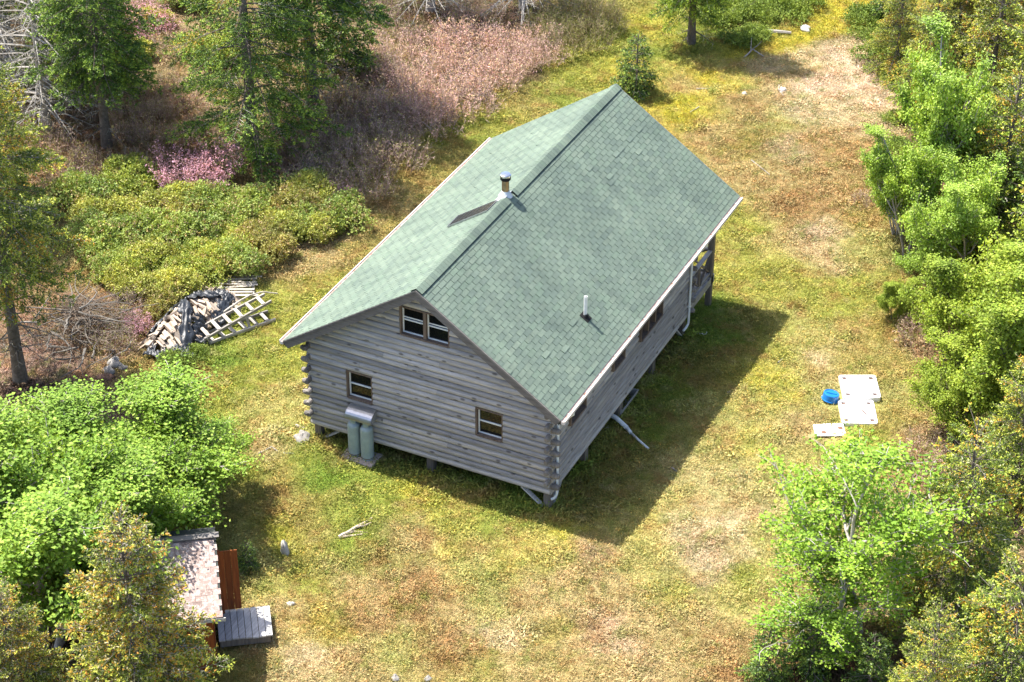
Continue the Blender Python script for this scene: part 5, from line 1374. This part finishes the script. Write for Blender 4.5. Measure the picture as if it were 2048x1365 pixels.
spread(BAY, 'bayberry_bush', [(-9.27, 9.21),(-9.25, 10.43),(-10.40, 10.03),(-14.33, 7.05),(-11.05, 7.32),(-12.98, 7.72),(-13.07, 5.33),(-11.38, 3.64),(-10.08, 6.64),(-10.34, 8.85),(-12.01, 8.54)], 'yellow-green bayberry bush filling a gap inside the thicket', 'bush', 'bayberry bushes filling gaps inside the thicket', .7, 1.0)
spread(TWP, 'rhodora_bush', [(-14.40, 10.03),(-13.54, 9.90),(-13.71, 10.92)], 'pink flowering rhodora in the middle of the green thicket', 'bush', 'pink rhodora in the green thicket', .95, 1.15, .3)
spread(TWP, 'rhodora_bush', [(-21.94, 18.23),(-21.63, 19.09),(-22.56, 19.81)], 'pink flowering rhodora deep in the back left woods', 'bush', 'pink rhodora in the back left woods', .8, 1.0, .1)
spread(TWP, 'rhodora_bush', [(-10.53, 11.03),(-10.19, 11.74),(-9.29, 11.47)], 'pale pink rhodora where the thicket meets the bare shrubs', 'bush', 'pale rhodora at the thicket edge', .6, .8)
spread(TWP, 'rhodora_bush', [(-11.14, 2.54)], 'small crimson rhodora at the end of the woodpile', 'bush', None, .55, .6)
spread(TW, 'bare_shrub', [(-12.42, 21.35),(-11.98, 22.48),(-11.35, 23.25),(-10.52, 23.66),(-9.70, 24.07),(-8.77, 23.84),(-8.38, 24.72),(-11.34, 20.11),(-10.90, 21.21),(-10.10, 21.61),(-9.29, 22.01),(-8.48, 22.41),(-8.18, 23.45),(-10.48, 19.25),(-9.69, 19.64),(-9.07, 20.38),(-8.44, 20.90),(-11.80, 19.46),(-9.62, 18.01),(-9.01, 18.72),(-10.58, 17.95),(-7.69, 23.69),(-8.47, 19.19),(-8.81, 17.19)],
       'leafless pinkish shrub in the sunlit band left of the cabin ridge', 'shrub', 'leafless pinkish shrubs in the sunlit band', .85, 1.15)
spread(TWD, 'bare_shrub', [(-12.21, 15.91),(-11.09, 15.66),(-10.15, 15.73),(-10.85, 14.22),(-9.77, 13.99),(-10.77, 12.74),(-9.70, 12.53),(-11.51, 17.48),(-9.54, 16.03),(-11.65, 14.60),(-9.32, 14.21),(-10.88, 11.95),(-12.03, 13.25),(-12.32, 17.50),(-8.81, 12.60),(-13.14, 17.51),(-13.48, 15.69),(-12.84, 13.62),(-12.26, 14.30),(-13.26, 19.16),(-12.49, 19.98),(-13.59, 21.22),(-10.71, 17.47),(-8.72, 14.51),(-9.51, 15.27),(-14.13, 15.77),(-14.62, 19.37)],
       'dark mauve leafless shrub in the shade of the spruces', 'shrub', 'dark mauve leafless shrubs', .8, 1.1)
spread(TWG, 'budding_shrub', [(-8.23, 25.73),(-7.74, 26.44),(-7.25, 27.16),(-7.54, 24.68),(-6.97, 25.65),(-8.53, 27.25),(-7.61, 28.44),(-8.64, 28.42),(-6.65, 26.98),(-9.10, 26.25)],
       'budding green and brown shrub at the edge of the far lawn', 'shrub', 'budding shrubs by the far lawn', .8, 1.1)
spread(TWD, 'bare_shrub', [(-18.58, 9.63),(-17.93, 10.14),(-16.79, 10.52),(-17.50, 8.68),(-17.70, 7.85),(-18.28, 12.11),(-17.16, 12.26),(-18.44, 13.24),(-17.71, 14.00),(-16.40, 12.64),(-18.97, 15.90),(-19.02, 15.03),(-17.50, 14.94),(-15.83, 13.32),(-15.96, 14.46),(-20.13, 17.98),(-18.18, 13.77),(-20.00, 10.47),(-16.87, 8.62),(-16.90, 9.52)], 'brown leafless shrub in the shade at the back left', 'shrub', 'brown leafless shrubs at the back left', .7, .95)
spread(TWD, 'bare_shrub', [(-14.89, 24.34),(-13.60, 23.54),(-14.39, 22.67),(-11.98, 25.30),(-11.06, 25.99)], 'brown leafless shrub at the dark far edge', 'shrub', 'brown leafless shrubs at the dark far edge', .7, .95)
spread(TWD, 'bare_shrub', [(-11.64, 2.44),(-11.31, 1.57),(-10.77, 1.55),(-11.91, 3.22)], 'brown twiggy shrub between brush pile and woodpile', 'shrub', 'brown shrubs between brush pile and woodpile', .6, .8)
spread(TWD, 'bare_shrub', [(9.89, 12.31),(9.66, 12.80)], 'reddish leafless shrub in the hollow under the alder', 'shrub', 'reddish shrubs in the hollow under the alder', .75, .9)
spread(TWD, 'bare_shrub', [(12.37, 6.00),(13.01, 5.70),(11.81, 6.46),(13.28, 6.69),(14.39, 4.61),(13.88, 5.77)], 'reddish scrub below the alder on the right', 'shrub', 'reddish scrub below the alder', .7, .95)
spread(TWD, 'bare_shrub', [(6.06, 19.23)], 'small dark leafless shrub at the foot of the bright birch', 'shrub', None, .5, .55)
spread(JUN, 'juniper_shrub', [(-3.27, 29.86),(-2.83, 30.81),(-1.99, 30.73),(-1.62, 31.90),(-1.01, 32.46),(-3.41, 31.26),(-2.37, 32.28),(-1.05, 31.45),(-1.76, 29.03),(-2.07, 28.55)], 'low green juniper beside the mossy track', 'juniper', 'junipers beside the mossy track', .8, 1.2)
spread(JUN, 'juniper_shrub', [(1.98, 31.26),(2.98, 30.58),(3.13, 29.50),(3.75, 29.36),(1.54, 32.00),(4.43, 28.36)], 'yellow-green juniper at the edge of the right woods', 'juniper', 'junipers at the edge of the right woods', .8, 1.2)
spread(JUN, 'juniper_shrub', [(-9.02, 1.40),(-8.78, 1.95),(-8.93, 0.74)], 'low green shrub on the grass below the woodpile', 'shrub', 'low shrubs on the grass below the woodpile', .55, .75)
spread(JUN, 'juniper_shrub', [(6.42, 21.99),(5.70, 23.17),(4.88, 25.18),(6.20, 20.76)], 'small dark juniper left of the bright birch', 'juniper', 'small junipers left of the bright birch', .5, .7)

# brush pile of dead branches ---------------------------------------------------------------
bp = empty('brush_pile', (*(-12.41, 1.62), 0), 'tangled heap of dead grey branches beside the leaning spruce trunk', 'brush pile')
bg_ = np.random.default_rng(77)
def brushpath(L):
    a = bg_.uniform(0, 6.28); rad = bg_.uniform(0, 1.5)
    p = np.array([np.cos(a)*rad*1.1, np.sin(a)*rad*1.1, max(.05, .95*(1-(rad/1.7)**2)*bg_.uniform(.4, 1.05))]); az = bg_.uniform(0, 6.28)
    d = np.array([np.cos(az), np.sin(az), bg_.normal(0, .15)]); P = []
    for i in range(7):
        P.append(p.copy()); d = unit(d+bg_.normal(0, .28, 3)*[1, 1, .5]); p = p+d*L/6; p[2] = max(p[2], .02)
    return np.array(P)
for i in range(46):
    P = brushpath(bg_.uniform(1.0, 2.2)); c = P.mean(0); v3, q3 = tubes([(P-c, np.linspace(bg_.uniform(.018, .04), .008, 7))], 5)
    link('branch', fastmesh('branch', v3, q3, BRUSHW_SHADE), bp, tuple(c))
v3, q3 = tubes([(brushpath(bg_.uniform(.4, 1.1)), np.linspace(.010, .003, 7)) for i in range(520)], 3)
o = link('twigs', fastmesh('twigs', v3, q3, TWIG, np.tile((.14, .115, .095), (len(v3), 1))), bp); tag(o, kind='stuff')  # twig colour also darkened for the shade of the spruce

ground_cover()
